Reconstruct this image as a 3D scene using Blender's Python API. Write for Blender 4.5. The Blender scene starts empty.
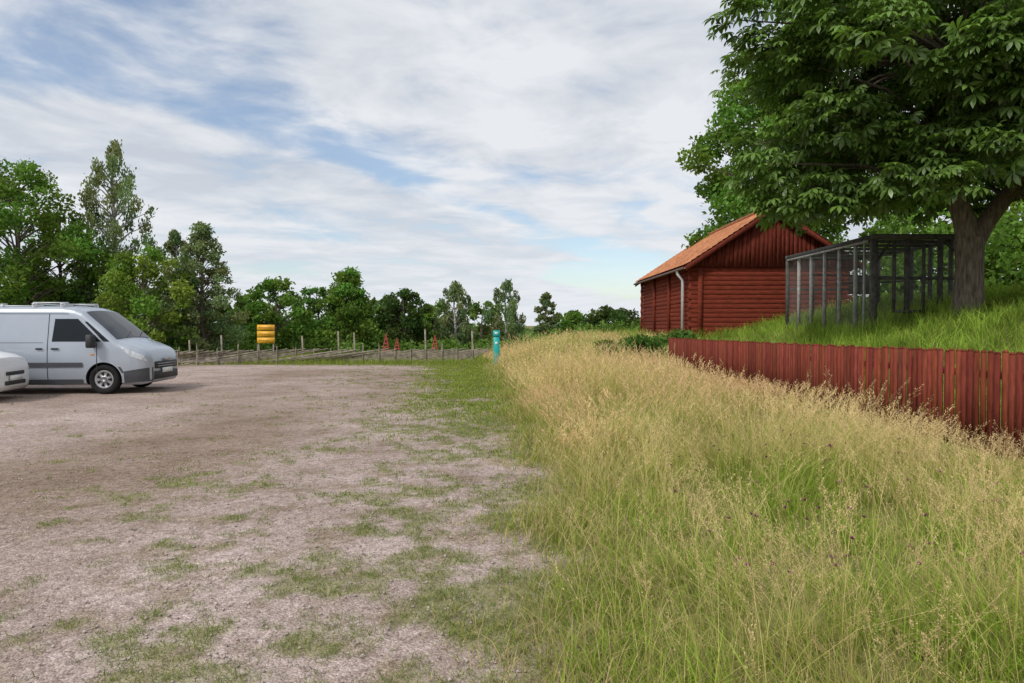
import bpy, math, random
import numpy as np
from mathutils import noise as mnoise, Vector
random.seed(3)
R = np.random.RandomState(7)
S = bpy.context.scene
COL = S.collection

# ---------------------------------------------------------------- helpers
def nd(nt, typ, **kw):
    n = nt.nodes.new(typ)
    for k, v in kw.items():
        setattr(n, k, v)
    return n

def new_mat(name):
    m = bpy.data.materials.new(name); m.use_nodes = True
    nt = m.node_tree
    for n in list(nt.nodes): nt.nodes.remove(n)
    out = nd(nt, 'ShaderNodeOutputMaterial')
    return m, nt, out

def simple_mat(name, col, rough=0.6, metal=0.0, var=0.15, scale=8.0, bump=0.0, bscale=60.0, coat=0.0, stretch=None):
    m, nt, out = new_mat(name)
    b = nd(nt, 'ShaderNodeBsdfPrincipled')
    b.inputs['Roughness'].default_value = rough
    b.inputs['Metallic'].default_value = metal
    b.inputs['Coat Weight'].default_value = coat
    if rough > 0.75: b.inputs['Specular IOR Level'].default_value = 0.15
    tc = nd(nt, 'ShaderNodeTexCoord')
    mp = nd(nt, 'ShaderNodeMapping')
    if stretch: mp.inputs['Scale'].default_value = stretch
    nt.links.new(tc.outputs['Object'], mp.inputs['Vector'])
    n = nd(nt, 'ShaderNodeTexNoise'); n.inputs['Scale'].default_value = scale
    n.inputs['Detail'].default_value = 6
    nt.links.new(mp.outputs[0], n.inputs['Vector'])
    cr = nd(nt, 'ShaderNodeValToRGB')
    c = np.array(col)
    cr.color_ramp.elements[0].position = 0.3; cr.color_ramp.elements[1].position = 0.7
    cr.color_ramp.elements[0].color = (*np.clip(c*(1-var), 0, 1), 1)
    cr.color_ramp.elements[1].color = (*np.clip(c*(1+var), 0, 1), 1)
    nt.links.new(n.outputs['Fac'], cr.inputs['Fac'])
    nt.links.new(cr.outputs[0], b.inputs['Base Color'])
    if bump > 0:
        n2 = nd(nt, 'ShaderNodeTexNoise'); n2.inputs['Scale'].default_value = bscale
        nt.links.new(mp.outputs[0], n2.inputs['Vector'])
        bp = nd(nt, 'ShaderNodeBump'); bp.inputs['Strength'].default_value = bump
        bp.inputs['Distance'].default_value = 0.02
        nt.links.new(n2.outputs['Fac'], bp.inputs['Height'])
        nt.links.new(bp.outputs[0], b.inputs['Normal'])
    nt.links.new(b.outputs[0], out.inputs[0])
    return m

def leaf_mat(name, trans=0.35, gloss=0.06, gr=0.45, tint=(1.15, 1.25, 0.6)):
    m, nt, out = new_mat(name)
    at = nd(nt, 'ShaderNodeAttribute', attribute_name='Col')
    d = nd(nt, 'ShaderNodeBsdfDiffuse'); t = nd(nt, 'ShaderNodeBsdfTranslucent')
    mx = nd(nt, 'ShaderNodeMixShader'); mx.inputs[0].default_value = trans
    mul = nd(nt, 'ShaderNodeMix', data_type='RGBA', blend_type='MULTIPLY')
    mul.inputs['Factor'].default_value = 1
    mul.inputs[7].default_value = (*tint, 1)
    nt.links.new(at.outputs['Color'], mul.inputs[6])
    nt.links.new(at.outputs['Color'], d.inputs[0])
    nt.links.new(mul.outputs[2], t.inputs[0])
    nt.links.new(d.outputs[0], mx.inputs[1]); nt.links.new(t.outputs[0], mx.inputs[2])
    last = mx
    if gloss > 0:
        g = nd(nt, 'ShaderNodeBsdfGlossy'); g.inputs['Roughness'].default_value = gr
        g.inputs[0].default_value = (0.8, 0.8, 0.8, 1)
        mx2 = nd(nt, 'ShaderNodeMixShader'); mx2.inputs[0].default_value = gloss
        nt.links.new(mx.outputs[0], mx2.inputs[1]); nt.links.new(g.outputs[0], mx2.inputs[2]); last = mx2
    nt.links.new(last.outputs[0], out.inputs[0])
    return m

def fast_mesh(name, V, F, mat=None, C=None, parent=None, smooth=False):
    V = np.asarray(V, dtype=np.float32).reshape(-1, 3); F = np.asarray(F, dtype=np.int32)
    k = F.shape[1]; m = F.shape[0]
    me = bpy.data.meshes.new(name)
    me.vertices.add(len(V)); me.vertices.foreach_set('co', V.ravel())
    me.loops.add(m*k); me.loops.foreach_set('vertex_index', F.ravel())
    me.polygons.add(m); me.polygons.foreach_set('loop_start', np.arange(0, m*k, k, dtype=np.int32))
    if smooth: me.polygons.foreach_set('use_smooth', np.ones(m, dtype=bool))
    me.update(calc_edges=True)
    if C is not None:
        ca = me.color_attributes.new('Col', 'FLOAT_COLOR', 'POINT')
        C4 = np.ones((len(V), 4), dtype=np.float32); C4[:, :3] = C
        ca.data.foreach_set('color', C4.ravel())
    ob = bpy.data.objects.new(name, me); COL.objects.link(ob)
    if mat: me.materials.append(mat)
    if parent: ob.parent = parent
    return ob

def empty(name, loc=(0, 0, 0), rotz=0, scale=1):
    e = bpy.data.objects.new(name, None); COL.objects.link(e)
    e.location = loc; e.rotation_euler = (0, 0, rotz); e.scale = (scale,)*3
    e.empty_display_size = 0.3
    return e

class Acc:
    def __init__(s): s.V = []; s.F = []; s.n = 0
    def add(s, V, F):
        V = np.asarray(V, float); F = np.asarray(F, int)
        s.V.append(V); s.F.append(F + s.n); s.n += len(V)
    def box(s, c, d, rz=0, tilt=None):
        x, y, z = np.array(d)/2
        P = np.array([[-x,-y,-z],[x,-y,-z],[x,y,-z],[-x,y,-z],[-x,-y,z],[x,-y,z],[x,y,z],[-x,y,z]])
        if tilt is not None: P = P @ tilt.T
        ca, sa = math.cos(rz), math.sin(rz)
        P = P @ np.array([[ca, sa, 0], [-sa, ca, 0], [0, 0, 1]])
        P = P + np.array(c)
        s.add(P, [[0,3,2,1],[4,5,6,7],[0,1,5,4],[1,2,6,5],[2,3,7,6],[3,0,4,7]])
    def hexa(s, P):
        s.add(P, [[0,3,2,1],[4,5,6,7],[0,1,5,4],[1,2,6,5],[2,3,7,6],[3,0,4,7]])
    def tube(s, pts, rad, n=8, cap=True):
        pts = np.asarray(pts, float); rad = np.broadcast_to(rad, len(pts)); m = len(pts)
        V = []
        for i in range(m):
            t = pts[min(i+1, m-1)] - pts[max(i-1, 0)]; t = t/(np.linalg.norm(t)+1e-9)
            a = np.cross(t, [0.1, 0.99, 0.05]) if abs(t[2]) > 0.7 else np.cross(t, [0, 0, 1])
            a /= np.linalg.norm(a)+1e-9; b = np.cross(t, a)
            ang = np.arange(n)*2*math.pi/n
            V.append(pts[i] + rad[i]*(np.cos(ang)[:, None]*a + np.sin(ang)[:, None]*b))
        V = np.concatenate(V); F = []
        for i in range(m-1):
            for j in range(n):
                F.append([i*n+j, i*n+(j+1) % n, (i+1)*n+(j+1) % n, (i+1)*n+j])
        if cap and n == 8:
            for o in (0, (m-1)*n):
                F += [[o, o+1, o+2, o+3], [o, o+3, o+4, o+7], [o+4, o+5, o+6, o+7]]
        s.add(V, F)
    def make(s, name, mat, parent=None, smooth=False, C=None, bevel=0):
        ob = fast_mesh(name, np.concatenate(s.V), np.concatenate(s.F), mat, C, parent, smooth)
        if bevel:
            b = ob.modifiers.new('bevel', 'BEVEL'); b.width = bevel; b.segments = 1
        return ob

def sstep(a, b, x):
    t = np.clip((x-a)/(b-a), 0, 1); return t*t*(3-2*t)

def n2(x, y, s, off=0.0):
    return np.array([mnoise.noise(Vector((float(a)*s+off, float(b)*s+off*1.7, off))) for a, b in zip(np.ravel(x), np.ravel(y))]).reshape(np.shape(x))

# ---------------------------------------------------------------- terrain
def xb(Y):
    Y = np.asarray(Y, float)
    return np.interp(Y, [0, 4, 6, 10, 15, 22, 32, 45], [0.25, 0.38, 0.52, 0.45, 0.2, -0.25, -1.1, -2.2]) + 0.10*np.sin(Y*1.9+0.4)+0.07*np.sin(Y*4.3+1)

def terr(X, Y):
    X = np.asarray(X, float); Y = np.asarray(Y, float)
    z = -0.013*np.clip(Y-18, 0, 45)
    fz = np.interp(Y, [0, 18, 24, 29, 40, 70], [0.14, 0.14, 0.34, 0.70, 0.85, 0.5])
    e = xb(Y)
    t = np.clip((X-e)/(5.4-e), 0, 1)
    r = t*t*(3-2*t)
    z = z*(1-r) + fz*r
    z = z + 0.12*sstep(e, e+2.0, X)*(1-sstep(3.0, 5.0, X))*sstep(2, 6, Y)
    k = np.interp(Y, [0, 18, 24, 30, 60], [0.30, 0.30, 0.27, 0.17, 0.08])
    z = z + k*np.clip(X-5.55, 0, 7.5) + 0.03*np.clip(X-13, 0, 20)
    return z

def axis(segs):
    out = []
    for a, b, st in segs: out.append(np.arange(a, b, st))
    return np.concatenate(out)
xs = np.concatenate([[-1500, -800, -400, -200, -120, -80, -60], axis([(-45, -9, 0.6), (-9, 6, 0.07), (6, 20, 0.4), (20, 60, 3)]), [80, 120, 200, 400, 800, 1500]])
ys = np.concatenate([[-400, -150, -60, -30, -15, -8, -4, -2], axis([(0, 2.4, 0.3), (2.4, 12, 0.07), (12, 20, 0.16), (20, 40, 0.35), (40, 100, 2)]), [120, 160, 250, 400, 700, 1500]])
GX, GY = np.meshgrid(xs, ys)

def strip(X, Y):
    d = X - xb(Y)
    return sstep(7.5, 15, Y)*sstep(-3.3, -0.9, d)
def weed(X, Y, na, nb, nc):
    d = X - xb(Y)
    bias = np.interp(d, [-12, -7, -4.2, -2.8, -1.4, -0.45, 0], [-0.50, -0.33, -0.19, -0.09, -0.01, 0.14, 0.42])
    bias = bias + 0.42*strip(X, Y)
    bias = bias + 0.9*sstep(29.0, 30.5, Y + 0.06*(X+1))
    bias = bias + 0.18*np.exp(-((X+0.9)/1.2)**2-((Y-3.3)/1.3)**2)
    bias = bias + 0.28*np.exp(-((X+9)/2)**2-((Y-10.5)/1.0)**2)
    return bias + 0.40*na + 0.48*nb + 0.52*nc

near = (GY > 0) & (GY < 45) & (GX > -30) & (GX < 8)
NA = np.zeros(GX.shape); NB = np.zeros(GX.shape); NC = np.zeros(GX.shape); ND = np.zeros(GX.shape)
NA[near] = n2(GX[near], GY[near], 0.8, 3.1); NB[near] = n2(GX[near], GY[near], 2.6, 9.2); NC[near] = n2(GX[near], GY[near]*0.5, 0.33, 5.5)
ND[near] = n2(GX[near], GY[near], 7.0, 6.4)
W = weed(GX, GY, NA, NB, ND)
wd = sstep(0.0, 0.40, W)
soil = sstep(-0.15, 0.35, GX - xb(GY) + 0.3*NB)
soil = np.maximum(soil, sstep(30, 31.5, GY + 0.06*(GX+1)))
V = np.stack([GX, GY, terr(GX, GY) + 0.012*NA + 0.006*NB], -1).reshape(-1, 3)
nx, ny = len(xs), len(ys)
idx = np.arange(nx*ny).reshape(ny, nx)
F = np.stack([idx[:-1, :-1], idx[:-1, 1:], idx[1:, 1:], idx[1:, :-1]], -1).reshape(-1, 4)
C = np.stack([wd, soil, NC*0.5+0.5], -1).reshape(-1, 3)

m, nt, out = new_mat('gravel_ground')
L = nt.links
b = nd(nt, 'ShaderNodeBsdfPrincipled'); b.inputs['Roughness'].default_value = 0.95
b.inputs['Specular IOR Level'].default_value = 0.1
tc = nd(nt, 'ShaderNodeTexCoord'); at = nd(nt, 'ShaderNodeAttribute', attribute_name='Col')
sp = nd(nt, 'ShaderNodeSeparateColor'); L.new(at.outputs['Color'], sp.inputs[0])
def vor(sc):
    v = nd(nt, 'ShaderNodeTexVoronoi'); v.inputs['Scale'].default_value = sc
    L.new(tc.outputs['Object'], v.inputs['Vector']); return v
def noi(sc, det=6):
    v = nd(nt, 'ShaderNodeTexNoise'); v.inputs['Scale'].default_value = sc; v.inputs['Detail'].default_value = det
    L.new(tc.outputs['Object'], v.inputs['Vector']); return v
def ramp(src, els):
    r = nd(nt, 'ShaderNodeValToRGB'); e = r.color_ramp.elements
    e[0].position = els[0][0]; e[0].color = (*els[0][1], 1); e[1].position = els[-1][0]; e[1].color = (*els[-1][1], 1)
    for p, c in els[1:-1]:
        q = e.new(p); q.color = (*c, 1)
    L.new(src, r.inputs['Fac']); return r
def mix(f, a, bb, bt='MIX'):
    x = nd(nt, 'ShaderNodeMix', data_type='RGBA', blend_type=bt)
    if isinstance(f, float): x.inputs[0].default_value = f
    else: L.new(f, x.inputs[0])
    for i, s in ((6, a), (7, bb)):
        if isinstance(s, tuple): x.inputs[i].default_value = (*s, 1)
        else: L.new(s, x.inputs[i])
    return x.outputs[2]
v1 = vor(85); v2 = vor(38); n1 = noi(0.8); nn2 = noi(12); n3 = noi(160, 2); n4_ = noi(2.6, 8)
sc1 = nd(nt, 'ShaderNodeSeparateColor'); L.new(v1.outputs['Color'], sc1.inputs[0])
sc2 = nd(nt, 'ShaderNodeSeparateColor'); L.new(v2.outputs['Color'], sc2.inputs[0])
g1 = ramp(sc1.outputs[0], [(0.0, (0.17, 0.135, 0.12)), (0.35, (0.375, 0.31, 0.28)), (0.7, (0.47, 0.395, 0.365)), (1.0, (0.70, 0.62, 0.585))])
g2 = ramp(sc2.outputs[1], [(0.0, (0.27, 0.215, 0.19)), (0.5, (0.41, 0.34, 0.315)), (1.0, (0.56, 0.47, 0.44))])
g = mix(0.4, g1.outputs[0], g2.outputs[0])
tone = ramp(n1.outputs[0], [(0.3, (0.78, 0.74, 0.70)), (0.7, (1.12, 1.10, 1.10))])
g = mix(1.0, g, tone.outputs[0], 'MULTIPLY')
tone2 = ramp(sp.outputs[2], [(0.25, (0.76, 0.70, 0.63)), (0.5, (1.0, 0.97, 0.95)), (0.75, (1.12, 1.10, 1.12))])
g = mix(1.0, g, tone2.outputs[0], 'MULTIPLY')
tone3 = ramp(nn2.outputs[0], [(0.3, (0.76, 0.74, 0.71)), (0.7, (1.15, 1.15, 1.15))])
g = mix(1.0, g, tone3.outputs[0], 'MULTIPLY')
# damp / mossy soil blotches, stronger near the verge
sx_ = nd(nt, 'ShaderNodeSeparateXYZ'); L.new(tc.outputs['Object'], sx_.inputs[0])
mrx = nd(nt, 'ShaderNodeMapRange'); L.new(sx_.outputs[0], mrx.inputs[0]); mrx.inputs[1].default_value = -7.0; mrx.inputs[2].default_value = -0.5; mrx.inputs[3].default_value = 0.35; mrx.inputs[4].default_value = 1.0
blot = ramp(n4_.outputs[0], [(0.47, (0.0,)*3), (0.66, (0.85,)*3)])
bm_ = nd(nt, 'ShaderNodeMath', operation='MULTIPLY'); L.new(blot.outputs[0], bm_.inputs[0]); L.new(mrx.outputs[0], bm_.inputs[1])
g = mix(bm_.outputs[0], g, mix(1.0, g, (0.66, 0.64, 0.50), 'MULTIPLY'))
wcol = ramp(nn2.outputs[0], [(0.3, (0.13, 0.14, 0.045)), (0.7, (0.28, 0.285, 0.095))])
wf = nd(nt, 'ShaderNodeMath', operation='MULTIPLY'); L.new(sp.outputs[0], wf.inputs[0])
wr = ramp(n3.outputs[0], [(0.35, (0.25,)*3), (0.6, (0.88,)*3)]); L.new(wr.outputs[0], wf.inputs[1])
g = mix(wf.outputs[0], g, wcol.outputs[0])
scol = ramp(nn2.outputs[0], [(0.3, (0.12, 0.13, 0.035)), (0.7, (0.28, 0.25, 0.10))])
g = mix(sp.outputs[1], g, scol.outputs[0])
L.new(g, b.inputs['Base Color'])
bp = nd(nt, 'ShaderNodeBump'); bp.inputs['Strength'].default_value = 0.6; bp.inputs['Distance'].default_value = 0.012
hm = nd(nt, 'ShaderNodeMath', operation='SUBTRACT'); L.new(nn2.outputs[0], hm.inputs[0]); L.new(v1.outputs['Distance'], hm.inputs[1])
L.new(hm.outputs[0], bp.inputs['Height']); L.new(bp.outputs[0], b.inputs['Normal'])
L.new(b.outputs[0], out.inputs[0])
fast_mesh('ground', V, F, m, C, smooth=True)

stone_m = simple_mat('stones', (0.44, 0.37, 0.34), 0.9, var=0.4, scale=9)
n = 11000
sx = R.uniform(-6.5, 0.4, n); sy = 2.3 + 7*R.rand(n)**1.6
oct_v = np.array([[1,0,0],[0,1,0],[-1,0,0],[0,-1,0],[0,0,.7],[0,0,-.7]], float)
oct_f = np.array([[0,1,4],[1,2,4],[2,3,4],[3,0,4],[1,0,5],[2,1,5],[3,2,5],[0,3,5]])
sc = (0.0035+0.010*R.rand(n)**4)[:, None, None]*(0.7+0.6*R.rand(n, 1, 3))
ang = R.rand(n)*6.28
P = oct_v[None]*sc
P = np.stack([P[..., 0]*np.cos(ang)[:, None]-P[..., 1]*np.sin(ang)[:, None], P[..., 0]*np.sin(ang)[:, None]+P[..., 1]*np.cos(ang)[:, None], P[..., 2]], -1)
P += np.stack([sx, sy, terr(sx, sy)+0.008], -1)[:, None]
fast_mesh('gravel', P, (oct_f[None]+6*np.arange(n)[:, None, None]).reshape(-1, 3), stone_m)

# ---------------------------------------------------------------- grass
def blades(x, y, z, L_, w, lean, head, c0, c1, rows=(0, .35, .7, 1.0), tip=0.12):
    n = len(x); rows = np.array(rows); k = len(rows)
    dx, dy = np.cos(head), np.sin(head)
    tw = R.rand(n)*6.28
    wx, wy = np.cos(tw), np.sin(tw)
    V = np.zeros((n, k, 2, 3)); Cc = np.zeros((n, k, 2, 3))
    for i, t in enumerate(rows):
        off = lean*L_*t**1.8
        h = L_*t*(1-0.35*lean*t)
        ww = w*(1-(1-tip)*t**1.5)*0.5
        for j, sg in enumerate((-1, 1)):
            V[:, i, j, 0] = x + dx*off + sg*wx*ww
            V[:, i, j, 1] = y + dy*off + sg*wy*ww
            V[:, i, j, 2] = z + h
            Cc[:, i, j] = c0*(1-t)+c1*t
    base = (np.arange(n)*k*2)[:, None, None]
    q = np.array([[2*i, 2*i+1, 2*i+3, 2*i+2] for i in range(k-1)])
    F = (base+q[None]).reshape(-1, 4)
    return V.reshape(-1, 3), F, Cc.reshape(-1, 3)

class Grass:
    def __init__(s): s.V = []; s.F = []; s.C = []; s.n = 0
    def add(s, t):
        V, F, C = t; s.V.append(V); s.F.append(F+s.n); s.C.append(C); s.n += len(V)
    def make(s, name, mat, parent=None):
        return fast_mesh(name, np.concatenate(s.V), np.concatenate(s.F), mat, np.concatenate(s.C), parent)

grass_m = leaf_mat('grass', 0.32, 0.0, 0.5, (1.1, 1.1, 0.8))
GREEN = np.array([0.25, 0.42, 0.04]); YG = np.array([0.50, 0.50, 0.12]); STRAW = np.array([0.84, 0.66, 0.35]); PINK = np.array([0.76, 0.50, 0.31])
WIND = 2.6
def pts_band(y0, y1, dens, x0f, x1f):
    xmax = 9.5
    n = int((y1-y0)*11*dens)
    X = R.uniform(-1.8, xmax, n); Y = R.uniform(y0, y1, n)
    k = (X > x0f(Y)) & (X < x1f(Y)) & (X < 0.80*Y+0.9)
    return X[k], Y[k]

def greenness(X, Y):
    nz = n2(X, Y, 0.8, 2.2)
    g = 1.0*np.exp(-((X-2.2)/1.2)**2-((Y-4.3)/1.7)**2)+0.30*np.exp(-((X-0.9)/0.6)**2)*(Y < 6)
    g = g + 0.25*sstep(3.8, 5.2, X)*(Y < 16)
    return np.clip(g + 1.4*nz + 0.12*(Y < 9) - 0.18*sstep(8, 13, Y), 0, 1)

def hmod(X, Y):
    a = 1+0.85*n2(X, Y, 0.9, 12.2)+0.6*n2(X, Y, 2.6, 3.3)
    a *= np.interp(X, [0, 2.5, 4.0, 5.4], [1.05, 1.0, 0.72, 0.48])
    return a*np.interp(Y, [0, 3, 6, 12, 24, 40], [0.88, 1.0, 0.92, 0.88, 0.85, 0.95])
def swirl(X, Y, n):
    a = WIND+6.0*n2(X, Y, 0.6, 21.0)
    return np.where(R.rand(n) < 0.6, a+R.randn(n)*0.6, R.rand(n)*6.28)

tall = Grass(); heads = Grass()
right = lambda Y: np.where(Y < 24.0, 5.33, np.minimum(5.33+(Y-24)*1.2, 7.0))
for y0, y1, dens, ws in ((1.5, 4, 2100, 1.1), (4, 7.5, 1500, 1.2), (7.5, 13, 680, 1.75), (13, 22, 320, 2.6), (22, 40, 160, 3.8)):
    X, Y = pts_band(y0, y1, dens, lambda Y: xb(Y)-0.15, right)
    n = len(X)
    edge = np.clip((X-xb(Y))/0.9, 0.12, 1)
    tus = np.clip(0.75+1.8*n2(X, Y, 3.2, 15.5)+0.9*n2(X, Y, 1.1, 17), 0.2, 1)
    keep = R.rand(n) < (0.25+0.75*edge)*tus
    X, Y, edge = X[keep], Y[keep], edge[keep]; n = len(X)
    g = greenness(X, Y); hm_ = hmod(X, Y)
    isg = R.rand(n) < 0.14+0.83*g
    Lh = np.where(isg, R.uniform(0.14, 0.42, n), R.uniform(0.2, 0.58, n))*(0.4+0.6*edge)*hm_
    w = np.where(isg, 0.0056, 0.0030)*ws*R.uniform(0.7, 1.4, n)
    lean = R.uniform(0.05, 1.1, n)
    head = swirl(X, Y, n)
    t = R.rand(n)[:, None]; br = R.uniform(0.6, 1.25, n)[:, None]
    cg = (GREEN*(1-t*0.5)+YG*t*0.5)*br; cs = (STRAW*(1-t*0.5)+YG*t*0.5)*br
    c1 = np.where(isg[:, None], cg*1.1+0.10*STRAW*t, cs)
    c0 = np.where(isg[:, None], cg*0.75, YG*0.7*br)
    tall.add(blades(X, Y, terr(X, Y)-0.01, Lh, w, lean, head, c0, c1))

def panicle_template(nb, seed, fine, nsp):
    r = np.random.RandomState(seed); V = []; F = []
    def quad(p0, p1, wv, w):
        k = len(V); V.extend([p0-wv*w, p0+wv*w, p1+wv*w*0.7, p1-wv*w*0.7]); F.append([k, k+1, k+2, k+3])
    for i in range(nb):
        t = (i+0.5)/nb; a = r.rand()*6.28; z0 = t*0.9
        ln = (0.40*(1-t)**0.7+0.07)*r.uniform(0.5, 1.1)
        d = np.array([math.cos(a), math.sin(a), r.uniform(0.3, 1.0)]); d /= np.linalg.norm(d)
        p0 = np.array([0, 0, z0]); p1 = p0+d*ln
        s_ = np.array([-math.sin(a), math.cos(a), 0.3*r.randn()])
        if nsp: quad(p0, p1, s_, fine*0.16)
        else: quad(p0+d*ln*0.3, p1, s_, fine)
        for j in range(nsp):
            q = p0+d*ln*r.uniform(0.35, 1.0)+r.randn(3)*0.02
            dd = d+r.randn(3)*0.6; dd /= np.linalg.norm(dd)
            quad(q, q+dd*fine*3.0, r.randn(3)*0.6, fine*0.55)
    return np.array(V), np.array(F)
for y0, y1, dens, ws, nb, fine, nsp in ((1.5, 4, 240, 0.9, 20, 0.015, 3), (4, 7.5, 230, 1.1, 15, 0.021, 2), (7.5, 13, 175, 1.8, 16, 0.029, 0), (13, 22, 105, 2.8, 10, 0.055, 0), (22, 40, 50, 4.5, 7, 0.09, 0)):
    X, Y = pts_band(y0, y1, dens, lambda Y: xb(Y)+0.05, right)
    nz = n2(X, Y, 0.6, 4.4)+0.8*n2(X, Y, 2.0, 14.4)
    k = R.rand(len(X)) < np.clip(0.58+1.7*nz, 0.08, 1)*np.where(greenness(X, Y) > 0.6, 0.35, 1)
    X, Y = X[k], Y[k]; n = len(X)
    edge = np.clip((X-xb(Y))/0.7, 0, 1)
    Ls = R.uniform(0.34, 0.88, n)*(0.6+0.4*edge)*hmod(X, Y); lean = R.uniform(0.05, 0.9, n)
    head = swirl(X, Y, n)
    pk = np.clip(R.rand(n)*0.7+0.5*(Y > 8)-0.1, 0, 1)*np.clip(0.6+n2(X, Y, 0.45, 8.8)*2.2, 0, 1)
    pk = pk[:, None]
    ch = (STRAW*(1-pk)+PINK*pk)*R.uniform(0.85, 1.15, n)[:, None]
    tall.add(blades(X, Y, terr(X, Y), Ls, 0.0025*ws*np.ones(n), lean, head, YG*np.ones((n, 1)), STRAW*np.ones((n, 1)), tip=0.6))
    tv, tf = panicle_template(nb, int(y0*10), fine, nsp)
    top = np.stack([X+np.cos(head)*lean*Ls*0.82, Y+np.sin(head)*lean*Ls*0.82, terr(X, Y)+Ls*0.86*(1-0.33*lean)], -1)
    hs = R.uniform(0.10, 0.21, n)
    a = R.rand(n)*6.28; ca, sa = np.cos(a), np.sin(a)
    px_ = tv[None, :, 0]*ca[:, None]-tv[None, :, 1]*sa[:, None]; py_ = tv[None, :, 0]*sa[:, None]+tv[None, :, 1]*ca[:, None]
    pz_ = np.repeat(tv[None, :, 2], n, 0)
    ll = lean*1.3+R.uniform(0, 0.25, n)
    px_ = px_*0.8+pz_*(np.cos(head)*ll)[:, None]; py_ = py_*0.8+pz_*(np.sin(head)*ll)[:, None]
    P = np.stack([px_, py_, pz_], -1)*hs[:, None, None]+top[:, None]
    heads.add((P.reshape(-1, 3), (tf[None]+len(tv)*np.arange(n)[:, None, None]).reshape(-1, 4), np.repeat(ch, len(tv), 0)))
tall.make('tall_grass', grass_m)
heads.make('grass_seed_heads', grass_m)

hill = Grass()
for (x0, x1, y0, y1, dens, ws, hh) in ((5.6, 12, 7, 13, 280, 1.9, 1), (5.6, 20, 13, 20, 220, 2.5, 1), (5.6, 22, 20, 28, 130, 3.2, 1), (1.5, 7.2, 28, 46, 60, 5, 1.0)):
    n = int((x1-x0)*(y1-y0)*dens); X = R.uniform(x0, x1, n); Y = R.uniform(y0, y1, n)
    t = R.rand(n)[:, None]; br = R.uniform(0.65, 1.3, n)[:, None]
    nz = n2(X, Y, 0.8, 1.2); n4 = np.clip(0.5+2*n2(X, Y, 1.3, 31.2), 0, 1)[:, None]
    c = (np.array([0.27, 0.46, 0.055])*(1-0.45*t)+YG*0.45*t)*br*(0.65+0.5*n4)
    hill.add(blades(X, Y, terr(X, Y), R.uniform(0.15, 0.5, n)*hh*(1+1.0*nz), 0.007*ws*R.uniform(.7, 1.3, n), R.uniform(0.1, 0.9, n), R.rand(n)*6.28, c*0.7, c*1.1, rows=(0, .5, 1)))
hill.make('hillside_grass', grass_m)

ws_ = Grass()
for y0, y1, N, sz, ww in ((2.4, 6, 40000, 1, 0.004), (6, 12, 38000, 1.3, 0.007), (12, 30, 36000, 1.9, 0.014)):
    X = R.uniform(-6.5, 0.7, N); Y = R.uniform(y0, y1, N)
    if y0 > 5: X = R.uniform(-12, 0.3, N)
    wv = weed(X, Y, n2(X, Y, 0.8, 3.1), n2(X, Y, 2.6, 9.2), n2(X, Y, 7.0, 6.4))
    k = (wv + R.uniform(-0.25, 0.14, N) > 0.08) & (X < xb(Y)+0.3)
    X, Y, wv = X[k], Y[k], wv[k]
    for rep in range(3):
        n = len(X); xx = X+R.randn(n)*0.02*sz; yy = Y+R.randn(n)*0.02*sz
        t = R.rand(n)[:, None]; br = R.uniform(0.6, 1.3, n)[:, None]
        c = (np.array([0.16, 0.27, 0.045])*(1-t)+np.array([0.34, 0.35, 0.11])*t)*br
        hgt = R.uniform(0.010, 0.038, n)*(1+1.6*np.clip(wv-0.25, 0, 1))*np.sqrt(sz)
        ws_.add(blades(xx, yy, terr(xx, yy)+0.002, hgt, ww*R.uniform(.6, 1.3, n), R.uniform(0.3, 1.2, n), R.rand(n)*6.28, c*0.8, c, rows=(0, .55, 1)))
n = 28000; Y = 2.3+28*R.rand(n)**1.8; X = xb(Y)-R.randn(n)*0.40+0.15+0.5*n2(Y*0+3, Y, 1.4, 2.0)
t = R.rand(n)[:, None]; isS = (R.rand(n) < 0.45)[:, None]
c = np.where(isS, STRAW*0.85, GREEN*(1-t)+YG*t)*R.uniform(0.6, 1.15, n)[:, None]
ws_.add(blades(X, Y, terr(X, Y), R.uniform(0.05, 0.28, n)*np.clip(1.1-(xb(Y)-X)*1.1, 0.2, 1), 0.003+0.0005*Y, R.uniform(0.2, 1.3, n), R.rand(n)*6.28, c*0.8, c))
n = 52000; Y = R.uniform(7.5, 31, n); X = xb(Y)-3.4*R.rand(n)+0.2
nb_ = n2(X, Y, 1.2, 40.0)+0.8*n2(X, Y, 3.2, 44.0)
k = R.rand(n) < strip(X, Y)*np.clip(0.55+1.5*nb_, 0, 1); X, Y = X[k], Y[k]; n = len(X)
t = R.rand(n)[:, None]
c = (np.array([0.23, 0.37, 0.05])*(1-t*.8)+YG*t*.8)*R.uniform(0.65, 1.15, n)[:, None]
ws_.add(blades(X, Y, terr(X, Y), R.uniform(0.02, 0.09, n), 0.006+0.0008*Y, R.uniform(0.2, 1.3, n), R.rand(n)*6.28, c*0.8, c, rows=(0, .5, 1)))
ws_.make('gravel_weeds', grass_m)

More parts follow.
